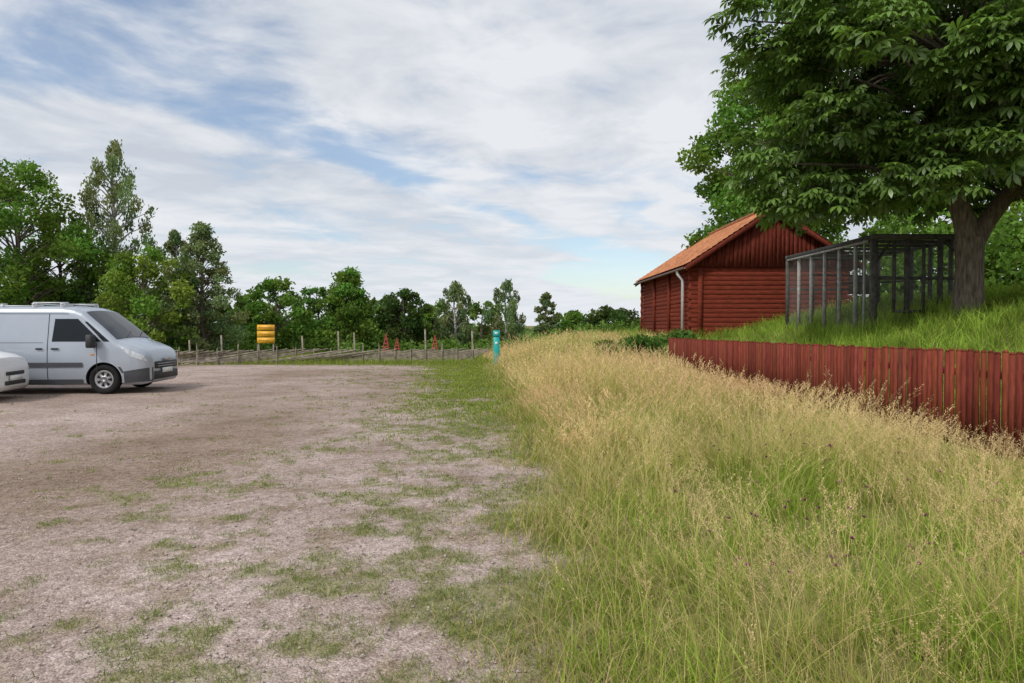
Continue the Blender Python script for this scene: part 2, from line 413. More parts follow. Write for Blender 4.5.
# red clover / knapweed heads scattered in the verge
fl = Grass(); n = 70
X = np.concatenate([R.uniform(1.2, 3.6, n), R.uniform(3.5, 5.2, 30)]); Y = np.concatenate([R.uniform(3.2, 7, n), R.uniform(7, 13, 30)]); n = len(X)
Lf = R.uniform(0.25, 0.42, n); hd = R.rand(n)*6.28; ln_ = R.uniform(0.05, 0.3, n)
fl.add(blades(X, Y, terr(X, Y), Lf, 0.004+0*X, ln_, hd, GREEN*0.7*np.ones((n, 1)), GREEN*0.7*np.ones((n, 1)), tip=0.8))
for i in range(14):
    c = np.array([0.32, 0.07, 0.20])*R.uniform(0.6, 1.4, n)[:, None]
    fl.add(blades(X+np.cos(hd)*ln_*Lf+R.randn(n)*0.004, Y+np.sin(hd)*ln_*Lf+R.randn(n)*0.004, terr(X, Y)+Lf*(1-0.35*ln_)-0.008, R.uniform(0.012, 0.026, n), 0.006+0*X, R.uniform(0.3, 1.5, n), R.rand(n)*6.28, c*0.6, c, rows=(0, .6, 1), tip=.5))
fl.make('clover_flowers', grass_m)

mead = Grass()
n = 34000; X = R.uniform(-34, 0, n); Y = 29.5+24*R.rand(n)**1.5
k = Y + 0.06*(X+1) > 30.2; X, Y = X[k], Y[k]; n = len(X); t = R.rand(n)[:, None]
c = (np.array([0.20, 0.33, 0.04])*(1-0.6*t)+YG*0.6*t)*R.uniform(.7, 1.2, n)[:, None]
mead.add(blades(X, Y, terr(X, Y), R.uniform(0.12, 0.4, n), 0.02+0*X, R.uniform(0.1, 0.8, n), R.rand(n)*6.28, c*0.7, c, rows=(0, .5, 1)))
mead.make('meadow_grass', grass_m)

# ---------------------------------------------------------------- trees
bark_m = simple_mat('bark', (0.16, 0.13, 0.10), 0.95, var=0.5, scale=6, bump=0.9, bscale=14, stretch=(3, 3, 0.6))
birch_m = simple_mat('birch_bark', (0.34, 0.33, 0.31), 0.9, var=0.6, scale=5, bump=0.3, stretch=(1, 1, 3))
foliage_m = leaf_mat('foliage', 0.36, 0.0)

def rand_rot(n, rs):
    q = rs.randn(n, 4); q /= np.linalg.norm(q, axis=1)[:, None]
    w, x, y, z = q.T
    return np.stack([1-2*(y*y+z*z), 2*(x*y-z*w), 2*(x*z+y*w), 2*(x*y+z*w), 1-2*(x*x+z*z), 2*(y*z-x*w), 2*(x*z-y*w), 2*(y*z+x*w), 1-2*(x*x+y*y)], -1).reshape(n, 3, 3)

def leaf_quads(P, size, col, rs, droop=False):
    n = len(P)
    M = rand_rot(n, rs)
    t = np.array([[0, -.5, 0], [.32, 0, .08], [0, .6, 0], [-.32, 0, .08]])
    V = np.einsum('nij,kj->nki', M, t)*size[:, None, None]
    if droop: V[..., 2] *= 1.5; V[..., :2] *= 0.75
    V += P[:, None]
    return V.reshape(-1, 3), np.arange(n*4).reshape(n, 4), np.repeat(col, 4, 0)

def tree(name, x, y, h, rx, base=0.15, seed=1, col=(0.05, 0.10, 0.02), nl=7000, ls=0.26, shape='round', clumps=42, cs=0.30, trunk=None, bark=None):
    rs = np.random.RandomState(seed)
    z0 = float(terr(x, y))
    e = empty(name, (x, y, z0))
    zc0 = h*base
    cen = []
    for i in range(clumps):
        t = (i+0.5)/clumps; t = np.clip(t+rs.uniform(-.04, .04), 0.02, 0.99)
        if shape == 'round': pr = math.sqrt(max(0.03, 1-(2*t-0.9)**2/1.25))
        elif shape == 'cone': pr = (1-t)**0.75*min(1, t*6+0.35)+0.06
        else: pr = (0.55+0.45*math.sin(t*3.0))*(1-t**5)*0.95
        rr = rx*pr*math.sqrt(rs.uniform(0.12, 1))*0.92
        a = i*2.399+rs.uniform(-.5, .5)
        cen.append([rr*math.cos(a), rr*math.sin(a), zc0+(h-zc0)*t*0.95])
    cen = np.array(cen)
    rc = rx*cs*rs.uniform(0.6, 1.3, clumps)*(1-0.35*((cen[:, 2]-zc0)/(h-zc0)))
    per = (nl*(rc**2)/(rc**2).sum()).astype(int)+5
    Ps = []; Cs = []
    for i in range(clumps):
        d = rs.randn(per[i], 3); d /= np.linalg.norm(d, axis=1)[:, None]
        r = rs.uniform(0.35, 1.0, per[i])**0.6*(1+0.22*rs.randn(per[i]))
        p = d*(rc[i]*r)[:, None]
        if shape == 'birch': p[:, 2] = p[:, 2]*1.3-0.15*rc[i]; p[:, :2] *= 0.85
        else: p[:, 2] *= 0.72
        Ps.append(cen[i]+p)
        tone = rs.uniform(0.72, 1.3)
        cc = np.array(col)*tone*rs.uniform(0.7, 1.35, per[i])[:, None]
        cc[:, 0] *= rs.uniform(0.85, 1.25)
        Cs.append(cc)
    P = np.concatenate(Ps); Cc = np.concatenate(Cs)
    k = P[:, 2] > 0.05; P, Cc = P[k], Cc[k]
    V, F, C_ = leaf_quads(P, ls*rs.uniform(0.6, 1.3, len(P)), Cc, rs, droop=(shape == 'birch'))
    fast_mesh('foliage', V, F, foliage_m, C_, e)
    a = Acc(); tr = trunk or 0.018*h+0.03
    nn = 7; tp = np.array([[0.12*rx*math.sin(i*0.9+seed)*i/nn*0.6, 0.1*rx*math.cos(i*1.3+seed)*i/nn*0.6, h*0.92*i/nn] for i in range(nn+1)])
    a.tube(tp, tr*(1-np.linspace(0, 0.93, nn+1))+0.01, 8)
    for i in range(0, clumps, 1):
        zz = max(0.08*h, cen[i, 2]-0.5*np.linalg.norm(cen[i, :2])-0.03*h)
        f = np.clip(zz/(h*0.92)*nn, 0, nn-0.001); j = int(f); q = tp[j]+(tp[j+1]-tp[j])*(f-j)
        mid = (q+cen[i])/2+np.array([0, 0, 0.06*rx])
        a.tube([q, mid, cen[i]], [tr*0.32*(1-0.7*zz/h)+0.01, tr*0.2*(1-0.7*zz/h)+0.008, 0.008], 5, cap=False)
    a.make('trunk_and_limbs', bark or bark_m, e, smooth=True)
    return e

def at_px(px, Y): return (px-512)*Y/683.0
def hh(py, Y, x): return 1.6+(326-py)*Y/683.0 - float(terr(x, Y))

G1 = (0.135, 0.245, 0.048); G2 = (0.125, 0.215, 0.06); G3 = (0.18, 0.285, 0.055); G4 = (0.075, 0.125, 0.038); G5 = (0.19, 0.25, 0.12)
TL = [
 ('ash_tree', 18, 42, 156, 4.8, 0.05, 'round', G1, 24000, 0.24, 110, 0.23),
 ('ash_tree', -75, 46, 130, 5.5, 0.08, 'round', G1, 8000, 0.3, 60, 0.26),
 ('birch_tree', 116, 46, 136, 3.0, 0.14, 'birch', G5, 12000, 0.20, 70, 0.22),
 ('oak_tree', 62, 45, 212, 2.9, 0.03, 'round', G1, 9000, 0.26, 45, 0.28),
 ('maple_tree', 145, 40, 246, 2.7, 0.02, 'round', G3, 9000, 0.22, 40, 0.3),
 ('birch_tree', 203, 42, 220, 2.9, 0.06, 'cone', G5, 14000, 0.18, 100, 0.22),
 ('birch_tree', 176, 44, 226, 1.6, 0.10, 'birch', G5, 5000, 0.21, 34, 0.28),
 ('hazel_tree', 275, 50, 280, 2.8, 0.03, 'round', G1, 7500, 0.26, 44, 0.28),
 ('lime_tree', 347, 52, 266, 3.2, 0.05, 'cone', G1, 10000, 0.25, 64, 0.26),
 ('lime_tree', 318, 56, 286, 2.4, 0.03, 'round', G2, 5500, 0.28, 36, 0.3),
 ('oak_tree', 405, 54, 289, 2.4, 0.05, 'round', G4, 9000, 0.24, 50, 0.28),
 ('birch_tree', 455, 56, 281, 1.9, 0.12, 'birch', G5, 4200, 0.22, 36, 0.26),
 ('birch_tree', 506, 56, 279, 1.9, 0.12, 'birch', G5, 3600, 0.22, 36, 0.26),
 ('birch_tree', 546, 60, 291, 1.4, 0.1, 'cone', G5, 3000, 0.24, 30, 0.28),
 ('willow_tree', 482, 62, 300, 2.4, 0.03, 'round', G2, 5000, 0.28, 30, 0.3),
 ('willow_tree', 435, 60, 302, 2.4, 0.03, 'round', G1, 5000, 0.28, 30, 0.3),
 ('willow_tree', 378, 60, 298, 2.4, 0.03, 'round', G2, 5000, 0.28, 30, 0.3),
 ('hazel_tree', 612, 58, 309, 2.6, 0.05, 'round', G4, 5500, 0.26, 34, 0.3),
 ('willow_tree', 572, 64, 312, 2.2, 0.05, 'round', G1, 4000, 0.28, 28, 0.3),
 ('hazel_tree', 245, 52, 296, 2.2, 0.03, 'round', G2, 4500, 0.28, 32, 0.3),
 ('maple_tree', 722, 37, 66, 4.5, 0.18, 'round', G1, 28000, 0.26, 125, 0.24),
 ('maple_tree', 1075, 32, 120, 5.5, 0.03, 'round', G3, 14000, 0.28, 70, 0.26),
 ('elder_tree', 925, 36, 200, 4.0, 0.02, 'round', G1, 8000, 0.3, 50, 0.28),
]
for i, (nm, px, Y, top, rx, bs, shp, col, nl, ls, cl, cs) in enumerate(TL):
    x = at_px(px, Y)
    if px == 722: x = 13.9
    tree(nm, x, Y, hh(top, Y, x), rx, bs, 11+i*7, col, nl, ls, shp, cl, cs, bark=birch_m if shp == 'birch' else bark_m)

def mass(name, Pc, rad, nl, ls, col, seed):
    rs = np.random.RandomState(seed); n = len(Pc)
    i = rs.choice(n, nl, p=(rad**2)/(rad**2).sum())
    d = rs.randn(nl, 3); d /= np.linalg.norm(d, axis=1)[:, None]; d[:, 2] = d[:, 2]*0.8
    P = Pc[i]+d*(rad[i]*rs.uniform(0.4, 1.08, nl))[:, None]
    tone = rs.uniform(0.65, 1.3, n)[i]*rs.uniform(0.75, 1.3, nl)
    cc = np.array(col)[None]*tone[:, None]
    k = P[:, 2] > terr(P[:, 0], P[:, 1])
    V, F, C_ = leaf_quads(P[k], ls*rs.uniform(0.6, 1.4, k.sum()), cc[k], rs)
    return fast_mesh(name, V, F, foliage_m, C_)
rs = np.random.RandomState(5)
c = []; r_ = []
for i in range(420):
    px = rs.uniform(-120, 660); Y = rs.uniform(66, 92); X = at_px(px, Y)
    topz = 1.6+(326-(np.interp(px, [-120, 200, 260, 420, 560, 660], [250, 285, 302, 306, 322, 324])+rs.uniform(-4, 10)))*Y/683
    rr = rs.uniform(0.9, 1.9); c.append([X, Y, rs.uniform(-0.6, max(topz-rr, -0.3))]); r_.append(rr)
mass('distant_trees', np.array(c), np.array(r_), 48000, 0.42, (0.15, 0.23, 0.085), 8)
c = []; r_ = []
for i in range(200):
    px = rs.uniform(-60, 640); Y = rs.uniform(46, 58); X = at_px(px, Y)
    rr = rs.uniform(0.5, 1.1); c.append([X, Y, terr(X, Y)+rs.uniform(0.0, np.interp(px, [0, 240, 300, 640], [1.4, 1.1, 0.6, 0.3]))]); r_.append(rr)
mass('shrubs', np.array(c), np.array(r_), 22000, 0.24, (0.14, 0.235, 0.055), 9)
c = []; r_ = []
for i in range(40):
    X = rs.uniform(3.2, 6.9); Y = rs.uniform(25.0, 27.6)
    rr = rs.uniform(0.18, 0.36); c.append([X, Y, terr(X, Y)+rs.uniform(0.1, 0.6)]); r_.append(rr)
mass('nettle_patch', np.array(c), np.array(r_), 6500, 0.11, (0.12, 0.22, 0.05), 19)
c = []; r_ = []
for i in range(150):
    X = rs.uniform(15, 34); Y = rs.uniform(24, 38)
    rr = rs.uniform(0.6, 1.5); c.append([X, Y, terr(X, Y)+rs.uniform(0.0, 4.0)]); r_.append(rr)
mass('hedge', np.array(c), np.array(r_), 15000, 0.24, (0.17, 0.30, 0.06), 29)

# ---- horse chestnut
def chestnut(x, y):
    rs = np.random.RandomState(42)
    z0 = float(terr(x, y)); e = empty('horse_chestnut_tree', (x, y, z0))
    a = Acc()
    a.tube([[0, 0, -0.3], [0, 0, 0.05], [0.0, 0, 0.5], [0.02, 0, 1.2], [0.0, 0, 1.9]], [0.52, 0.40, 0.33, 0.30, 0.33], 12, cap=False)
    a.tube([[0.0, 0, 1.7], [-0.12, 0, 2.3], [-0.35, 0.1, 3.2], [-0.4, 0.2, 4.6], [-0.2, 0, 6.5], [0, 0, 8.6]], [0.27, 0.25, 0.2, 0.16, 0.11, 0.03], 10, cap=False)
    a.tube([[0.03, 0, 1.6], [0.35, -0.05, 2.25], [0.9, -0.1, 3.0], [1.8, -0.2, 4.2], [2.6, 0, 6.0]], [0.25, 0.22, 0.18, 0.13, 0.04], 10, cap=False)
    cen = []; rad = []
    N = 175
    for i in range(N):
        d = rs.randn(3); d /= np.linalg.norm(d)
        if d[2] < -0.8: d[2] = -0.4
        r = rs.uniform(0.72, 1.0) if i < 142 else rs.uniform(0.2, 0.7)
        p = np.array([d[0]*(5.3 if d[0] > 0 else 5.45), d[1]*4.6, 5.9+d[2]*(4.9 if d[2] > 0 else 3.5)])*np.array([r, r, 1])
        p[2] = 5.9+(p[2]-5.9)*r
        cen.append(p); rad.append(rs.uniform(0.6, 1.1))
    ex = [([-6.0, -0.8, 6.9], 0.7), ([-5.6, -1.0, 6.2], 0.7), ([-5.3, -0.8, 7.4], 0.7)]
    for i in range(34):
        an = rs.uniform(0, 6.28); rr = rs.uniform(2.2, 5.1)
        if math.sin(an) < -0.2 and rr > 4.2: rr = 4.0
        ex.append(([rr*math.cos(an), 0.85*rr*math.sin(an), rs.uniform(2.75, 3.5)], rs.uniform(0.55, 0.8)))
    for p_ in ([-5.3, -0.6, 3.6], [-5.1, -0.4, 2.95], [-4.8, -0.8, 2.7], [-5.2, 0.3, 3.2], [-4.4, -0.6, 2.65], [-3.9, -0.9, 2.6], [-3.3, -1.1, 2.75], [-2.8, -1.2, 2.8], [-5.4, 0, 4.2], [-2.0, -1.0, 2.8], [-3.9, 0.6, 2.9], [-4.6, 0.5, 2.6], [1.2, -1.4, 2.8], [2.2, -1.2, 2.5], [2.8, -1.0, 2.1]):
        ex.append((p_, 0.62))
    for p, rr in ex: cen.append(np.array(p, float)); rad.append(rr)
    cen = np.array(cen); rad = np.array(rad)
    joints = [np.array(q) for q in ([-0.3, 0.1, 3.0], [-0.4, 0.2, 4.4], [-0.2, 0, 6.2], [0.8, -0.1, 2.9], [1.8, -0.2, 4.2])]
    for p in cen:
        j = min(joints, key=lambda q: np.linalg.norm(q-p)+(3 if q[2] > p[2]+0.5 else 0))
        mid = (j+p)/2+np.array([0, 0, 0.35])
        a.tube([j, mid, p], [0.07, 0.04, 0.012], 6, cap=False)
    a.make('trunk_and_limbs', bark_m, e, smooth=True)
    T = []; TF = []
    for k in range(7):
        an = (k-3)*0.78; ln = [0.55, 0.8, 0.95, 1.0, 0.95, 0.8, 0.55][k]
        d = np.array([math.sin(an), math.cos(an), 0]); s_ = np.array([math.cos(an), -math.sin(an), 0])
        b0 = len(T)
        def pt(t, w, dz): return d*t*ln+s_*w*ln+np.array([0, 0, dz*ln])
        T += [pt(0.02, 0, 0), pt(0.55, 0.16, -0.11), pt(0.6, 0, -0.17), pt(0.55, -0.16, -0.11), pt(1.0, 0, -0.55), pt(0.78, 0.17, -0.25), pt(0.78, -0.17, -0.25)]
        TF += [[b0, b0+1, b0+5, b0+2], [b0, b0+2, b0+6, b0+3], [b0+2, b0+5, b0+4, b0+6]]
    T = np.array(T); TF = np.array(TF)
    Ps = []; Ns = []; Cs = []
    for p, r in zip(cen, rad):
        n = int(108*r*r)
        d = rs.randn(n, 3); d /= np.linalg.norm(d, axis=1)[:, None]
        d[:, 2] = np.abs(d[:, 2])*np.where(rs.rand(n) < 0.72, 1, -1)
        q = p+d*(r*rs.uniform(0.55, 1.05, n))[:, None]*np.array([1, 1, 0.62])
        Ps.append(q); o = d*0.7+(q-np.array([0, 0, 5.5]))*0.1; Ns.append(o)
        Cs.append(np.array([0.14, 0.235, 0.05])*rs.uniform(0.75, 1.25)*rs.uniform(0.6, 1.45, n)[:, None])
    P = np.concatenate(Ps); O = np.concatenate(Ns); Cc = np.concatenate(Cs)
    k = P[:, 2] > 1.75; P, O, Cc = P[k], O[k], Cc[k]; n = len(P)
    yv = O.copy(); yv[:, 2] *= 0.25; yv += rs.randn(n, 3)*0.25; yv[:, 2] -= 0.12; yv /= np.linalg.norm(yv, axis=1)[:, None]
    up = np.array([0, 0, 1.0])+rs.randn(n, 3)*0.33+O*0.35
    xv = np.cross(yv, up); xv /= np.linalg.norm(xv, axis=1)[:, None]; zv = np.cross(xv, yv)
    M = np.stack([xv, yv, zv], -1)
    s = rs.uniform(0.18, 0.31, n)
    V = np.einsum('nij,kj->nki', M, T)*s[:, None, None]+P[:, None]
    F = (TF[None]+len(T)*np.arange(n)[:, None, None]).reshape(-1, 4)
    fast_mesh('foliage', V, F, chest_m, np.repeat(Cc, len(T), 0), e)
chest_m = leaf_mat('chestnut_leaf', 0.34, 0.05, 0.4)
chestnut(11.35, 17.0)

# ---------------------------------------------------------------- barn
red_m = simple_mat('falu_red_timber', (0.185, 0.036, 0.020), 0.9, var=0.35, scale=3, bump=0.6, bscale=20, stretch=(1, 1, 6))
redv_m = simple_mat('falu_red_boards', (0.15, 0.030, 0.018), 0.9, var=0.4, scale=5, bump=0.5, bscale=20, stretch=(4, 4, 0.7))
tile_m = simple_mat('clay_tile', (0.50, 0.21, 0.10), 0.85, var=0.38, scale=2.2, bump=0.4, bscale=25)
gutter_m = simple_mat('zinc', (0.66, 0.68, 0.70), 0.45, metal=0.1, var=0.1)
barn = empty('red_timber_barn')
bx0, bx1, by0, by1 = 7.4, 13.8, 28.0, 38.6
ze = 4.22; zb0 = 0.6; pitch = 0.66; xm = (bx0+bx1)/2; zap = ze+(xm-bx0)*pitch
a = Acc()
a.box(((bx0+bx1)/2, (by0+by1)/2, (zb0+ze-0.05)/2), (bx1-bx0-0.2, by1-by0-0.2, ze-0.05-zb0))
a.make('inner_walls', red_m, barn)
a = Acc(); z = zb0; i = 0
rs = np.random.RandomState(1)
while z < ze-0.05:
    hgt = 0.19; j = rs.uniform(-0.012, 0.012)
    a.box((xm, by0+0.08+j, z+hgt/2), (bx1-bx0+(0.30 if i % 2 else 0.1), 0.16, hgt-0.014))
    a.box((xm, by1-0.08-j, z+hgt/2), (bx1-bx0+(0.30 if i % 2 else 0.1), 0.16, hgt-0.014))
    z += hgt; i += 1
a.make('gable_logs', red_m, barn, bevel=0.010)
a = Acc(); z = zb0-0.1
while z < ze-0.1:
    hgt = 0.19; j = rs.uniform(-0.012, 0.012)
    for xx in (bx0+0.08+j, bx1-0.08-j):
        a.box((xx, (by0+by1)/2, z+hgt/2), (0.16, by1-by0-0.33, hgt-0.014))
    z += hgt
a.make('side_logs', red_m, barn, bevel=0.010)
a = Acc()
for yy in (by0+0.02, by0+3.9, by0+7.2, by1-0.1):
    a.box((bx0-0.06, yy+0.1, (zb0+ze)/2), (0.1, 0.16, ze-zb0-0.1))
a.box((bx0+0.3, by0-0.035, (zb0+ze)/2-0.12), (0.18, 0.06, ze-zb0-0.25))
a.make('corner_boards', red_m, barn)
a = Acc()
for yb, sg in ((by0-0.07, -1), (by1+0.07, 1)):
    x = bx0-0.1; k = 0
    while x < bx1+0.05:
        w = 0.175; th = 0.02 if k % 2 else 0.045
        def zt(xx): return ze+0.02+(xm-bx0-abs(xx-xm))*pitch
        x1 = x+w-0.006
        lo = ze-0.20+rs.uniform(-0.01, 0.01)
        t0, t1 = max(zt(x), lo+0.02), max(zt(x1), lo+0.02)
        y0_, y1_ = yb-th, yb+0.03
        a.hexa(np.array([[x, y0_, lo], [x1, y0_, lo], [x1, y1_, lo], [x, y1_, lo], [x, y0_, t0], [x1, y0_, t1], [x1, y1_, t1], [x, y1_, t0]]))
        x += w; k += 1
a.make('gable_boards', redv_m, barn)
ov = 0.38; yy0, yy1 = by0-0.4, by1+0.4
for side in (-1, 1):
    ny_ = int((yy1-yy0)/0.045); rows = 17; Lr = (xm-bx0+ov)
    ys_ = np.linspace(yy0, yy1, ny_); V = []
    prof = []
    for r in range(rows):
        prof += [(r/rows, 0.035), ((r+1)/rows-0.001, 0.0)]
    for (t, dz) in prof:
        d = Lr*(1-t)
        zz = zap+0.12-(d)*pitch+(0.03*(1-((t*rows) % 1)))
        V.append(np.stack([np.full(ny_, xm+side*d), ys_, zz+0.022*np.sin(ys_*2*math.pi/0.24)], -1))
    V = np.concatenate(V); np_ = len(prof)
    id_ = np.arange(np_*ny_).reshape(np_, ny_)
    F = np.stack([id_[:-1, :-1], id_[:-1, 1:], id_[1:, 1:], id_[1:, :-1]], -1).reshape(-1, 4)
    fast_mesh('roof_tiles', V, F, tile_m, parent=barn, smooth=False)
a = Acc()
for side in (-1, 1):
    Lr = xm-bx0+ov
    for yv in (yy0+0.02, yy1-0.02):
        p = [[xm, zap+0.05], [xm+side*Lr, zap+0.05-Lr*pitch]]
        y0_, y1_ = yv-0.02, yv+0.02
        q = []
        for dz in (-0.2, 0.03):
            q += [[p[0][0], y0_, p[0][1]+dz], [p[1][0], y0_, p[1][1]+dz], [p[1][0], y1_, p[1][1]+dz], [p[0][0], y1_, p[0][1]+dz]]
        a.hexa(np.array(q))
    q = []
    for dz in (-0.06, 0.02):
        q += [[xm, yy0+0.045, zap+0.04+dz], [xm+side*(Lr-.03), yy0+0.045, zap+0.04-Lr*pitch+dz], [xm+side*(Lr-.03), yy1-0.045, zap+0.04-Lr*pitch+dz], [xm, yy1-0.045, zap+0.04+dz]]
    a.hexa(np.array(q))
a.make('bargeboards_and_soffit', redv_m, barn)
a = Acc(); a.tube([[xm, yy0-0.02, zap+0.15], [xm, yy1+0.02, zap+0.15]], 0.12, 8); a.make('ridge_tiles', tile_m, barn, smooth=True)
a = Acc(); gx = bx0-ov-0.05; gz = zap+0.02-(xm-gx)*pitch
a.tube([[gx, by0+0.9, gz-0.02], [gx+0.02, by0+0.9, gz-0.15], [bx0-0.19, by0+0.9, gz-0.42], [bx0-0.19, by0+0.9, 0.9]], 0.065, 8)
a.make('downpipe', gutter_m, barn, smooth=True)
a = Acc(); a.tube([[gx, yy0+0.05, gz], [gx, yy1, gz+0.02]], 0.05, 8)
a.make('gutter', simple_mat('old_gutter', (0.22, 0.12, 0.09), 0.6), barn, smooth=True)

# ---------------------------------------------------------------- aviary cage
dark_m = simple_mat('weathered_dark_wood', (0.10, 0.095, 0.085), 0.85, var=0.35, scale=8, bump=0.3)
grey_m = simple_mat('grey_wood', (0.38, 0.37, 0.35), 0.85, var=0.3, scale=8, bump=0.3)
m, nt, out = new_mat('wire_mesh')
tr_ = nd(nt, 'ShaderNodeBsdfTransparent'); df = nd(nt, 'ShaderNodeBsdfDiffuse'); df.inputs[0].default_value = (0.24, 0.24, 0.23, 1)
tc = nd(nt, 'ShaderNodeTexCoord'); sepn = nd(nt, 'ShaderNodeSeparateXYZ'); nt.links.new(tc.outputs['Object'], sepn.inputs[0])
prev = None
for ax in range(3):
    mm = nd(nt, 'ShaderNodeMath', operation='MULTIPLY'); mm.inputs[1].default_value = 24.0; nt.links.new(sepn.outputs[ax], mm.inputs[0])
    ad = nd(nt, 'ShaderNodeMath', operation='ADD'); ad.inputs[1].default_value = 0.37; nt.links.new(mm.outputs[0], ad.inputs[0])
    fr = nd(nt, 'ShaderNodeMath', operation='FRACT'); nt.links.new(ad.outputs[0], fr.inputs[0])
    gt = nd(nt, 'ShaderNodeMath', operation='LESS_THAN'); gt.inputs[1].default_value = 0.09; nt.links.new(fr.outputs[0], gt.inputs[0])
    if prev is None: prev = gt
    else:
        mx_ = nd(nt, 'ShaderNodeMath', operation='MAXIMUM'); nt.links.new(prev.outputs[0], mx_.inputs[0]); nt.links.new(gt.outputs[0], mx_.inputs[1]); prev = mx_
msh = nd(nt, 'ShaderNodeMixShader'); nt.links.new(prev.outputs[0], msh.inputs[0]); nt.links.new(tr_.outputs[0], msh.inputs[1]); nt.links.new(df.outputs[0], msh.inputs[2])
nt.links.new(msh.outputs[0], out.inputs[0]); wire_m = m
cage = empty('aviary_cage')
cx0, cx1, cy0, cy1 = 9.83, 12.55, 18.6, 24.4; ct = 4.02
def gz_(x, y): return float(terr(x, y))-0.1
a = Acc(); g_ = Acc()
def post(acc, x, y, w=0.1, top=ct-0.05):
    z0_ = gz_(x, y); acc.box((x, y, (z0_+top)/2), (w, w, top-z0_))
for x in np.linspace(cx0, cx1, 4): post(a, x, cy0, 0.15 if x in (cx0, cx1) else 0.1); post(a, x, cy1, 0.1)
for y in np.linspace(cy0, cy1, 7)[1:-1]: post(g_, cx0, y, 0.085); post(a, cx1, y, 0.09)
post(g_, cx0-0.07, cy0+0.35, 0.05)
for (p, q) in (((cx0-.06, cy0), (cx1+.06, cy0)), ((cx0-.06, cy1), (cx1+.06, cy1))):
    a.box(((p[0]+q[0])/2, p[1], ct), (q[0]-p[0], 0.16, 0.14))
for x in (cx0, cx1): a.box((x, (cy0+cy1)/2, ct+0.002), (0.13, cy1-cy0-0.17, 0.12))
for y in np.linspace(cy0, cy1, 7)[1:-1]: a.box(((cx0+cx1)/2, y, ct-0.01), (cx1-cx0-0.14, 0.07, 0.08))
zm = 2.9
a.box(((cx0+cx1)/2, cy0+0.002, zm), (cx1-cx0-0.16, 0.06, 0.08))
a.box(((cx0+cx1)/2, cy1-0.002, zm), (cx1-cx0-0.16, 0.06, 0.08))
g_.box((cx0-0.08, (cy0+cy1)/2, 3.92), (0.025, cy1-cy0-0.3, 0.06))
a.box((cx0+0.5, cy0-0.10, 2.9), (0.08, 0.04, 1.9)); a.box((cx0+1.3, cy0-0.10, 2.9), (0.08, 0.04, 1.9))
a.box((cx0+0.9, cy0-0.10, 3.82), (0.71, 0.04, 0.08)); a.box((cx0+0.9, cy0-0.10, 2.0), (0.71, 0.04, 0.08))
for (xa, za, xc, zc_) in ((cx0+1.9, 3.9, cx1-0.1, 3.3), (cx0+0.05, 3.3, cx0+0.45, 3.9)):
    a.tube([[xa, cy0, za], [xc, cy0, zc_]], 0.035, 8)
a.tube([[cx0+0.1, 21, 2.9], [cx1-0.1, 21.2, 3.0]], 0.03, 8); a.tube([[cx0+0.1, 22.6, 3.3], [cx1-0.1, 22.3, 3.2]], 0.03, 8)
a.box((cx1-0.5, 23.4, 3.0), (0.7, 0.7, 0.6))
a.make('frame', dark_m, cage); g_.make('side_posts', grey_m, cage)
a = Acc()
def sheet(P): a.add(P, [[0, 1, 2, 3]])
for y in (cy0+0.09, cy1-0.06):
    sheet([[cx0, y, gz_(cx0, y)], [cx1, y, gz_(cx1, y)], [cx1, y, ct-0.07], [cx0, y, ct-0.07]])
for x in (cx0+0.055, cx1-0.055):
    sheet([[x, cy0+.1, gz_(x, cy0)], [x, cy1-.07, gz_(x, cy1)], [x, cy1-.07, ct-0.06], [x, cy0+.1, ct-0.06]])
sheet([[cx0, cy0, ct+0.076], [cx1, cy0, ct+0.076], [cx1, cy1, ct+0.076], [cx0, cy1, ct+0.076]])
a.make('wire_netting', wire_m, cage)

# ---------------------------------------------------------------- red picket fence
m, nt, out = new_mat('red_paint_wood')
b = nd(nt, 'ShaderNodeBsdfPrincipled'); b.inputs['Roughness'].default_value = 0.85; b.inputs['Specular IOR Level'].default_value = 0.15
at = nd(nt, 'ShaderNodeAttribute', attribute_name='Col'); tc = nd(nt, 'ShaderNodeTexCoord'); mp = nd(nt, 'ShaderNodeMapping'); mp.inputs['Scale'].default_value = (6, 6, 1)
nt.links.new(tc.outputs['Object'], mp.inputs[0]); nz_ = nd(nt, 'ShaderNodeTexNoise'); nz_.inputs['Scale'].default_value = 5; nz_.inputs['Detail'].default_value = 8; nt.links.new(mp.outputs[0], nz_.inputs['Vector'])
rp = nd(nt, 'ShaderNodeValToRGB'); rp.color_ramp.elements[0].position = .3; rp.color_ramp.elements[0].color = (0.62, 0.62, 0.66, 1); rp.color_ramp.elements[1].position = .68; rp.color_ramp.elements[1].color = (1.15, 1.2, 1.2, 1)
nt.links.new(nz_.outputs[0], rp.inputs[0])
mu = nd(nt, 'ShaderNodeMix', data_type='RGBA', blend_type='MULTIPLY'); mu.inputs[0].default_value = 1; nt.links.new(at.outputs[0], mu.inputs[6]); nt.links.new(rp.outputs[0], mu.inputs[7])
nt.links.new(mu.outputs[2], b.inputs['Base Color']); nt.links.new(b.outputs[0], out.inputs[0]); picket_m = m
pf = empty('red_picket_fence'); a = Acc(); rs = np.random.RandomState(4)
FX = 5.45; Y = 2.0; PC = []
ftop = lambda Y: np.interp(Y, [0, 7, 15, 23.6], [1.34, 1.325, 1.25, 1.20])
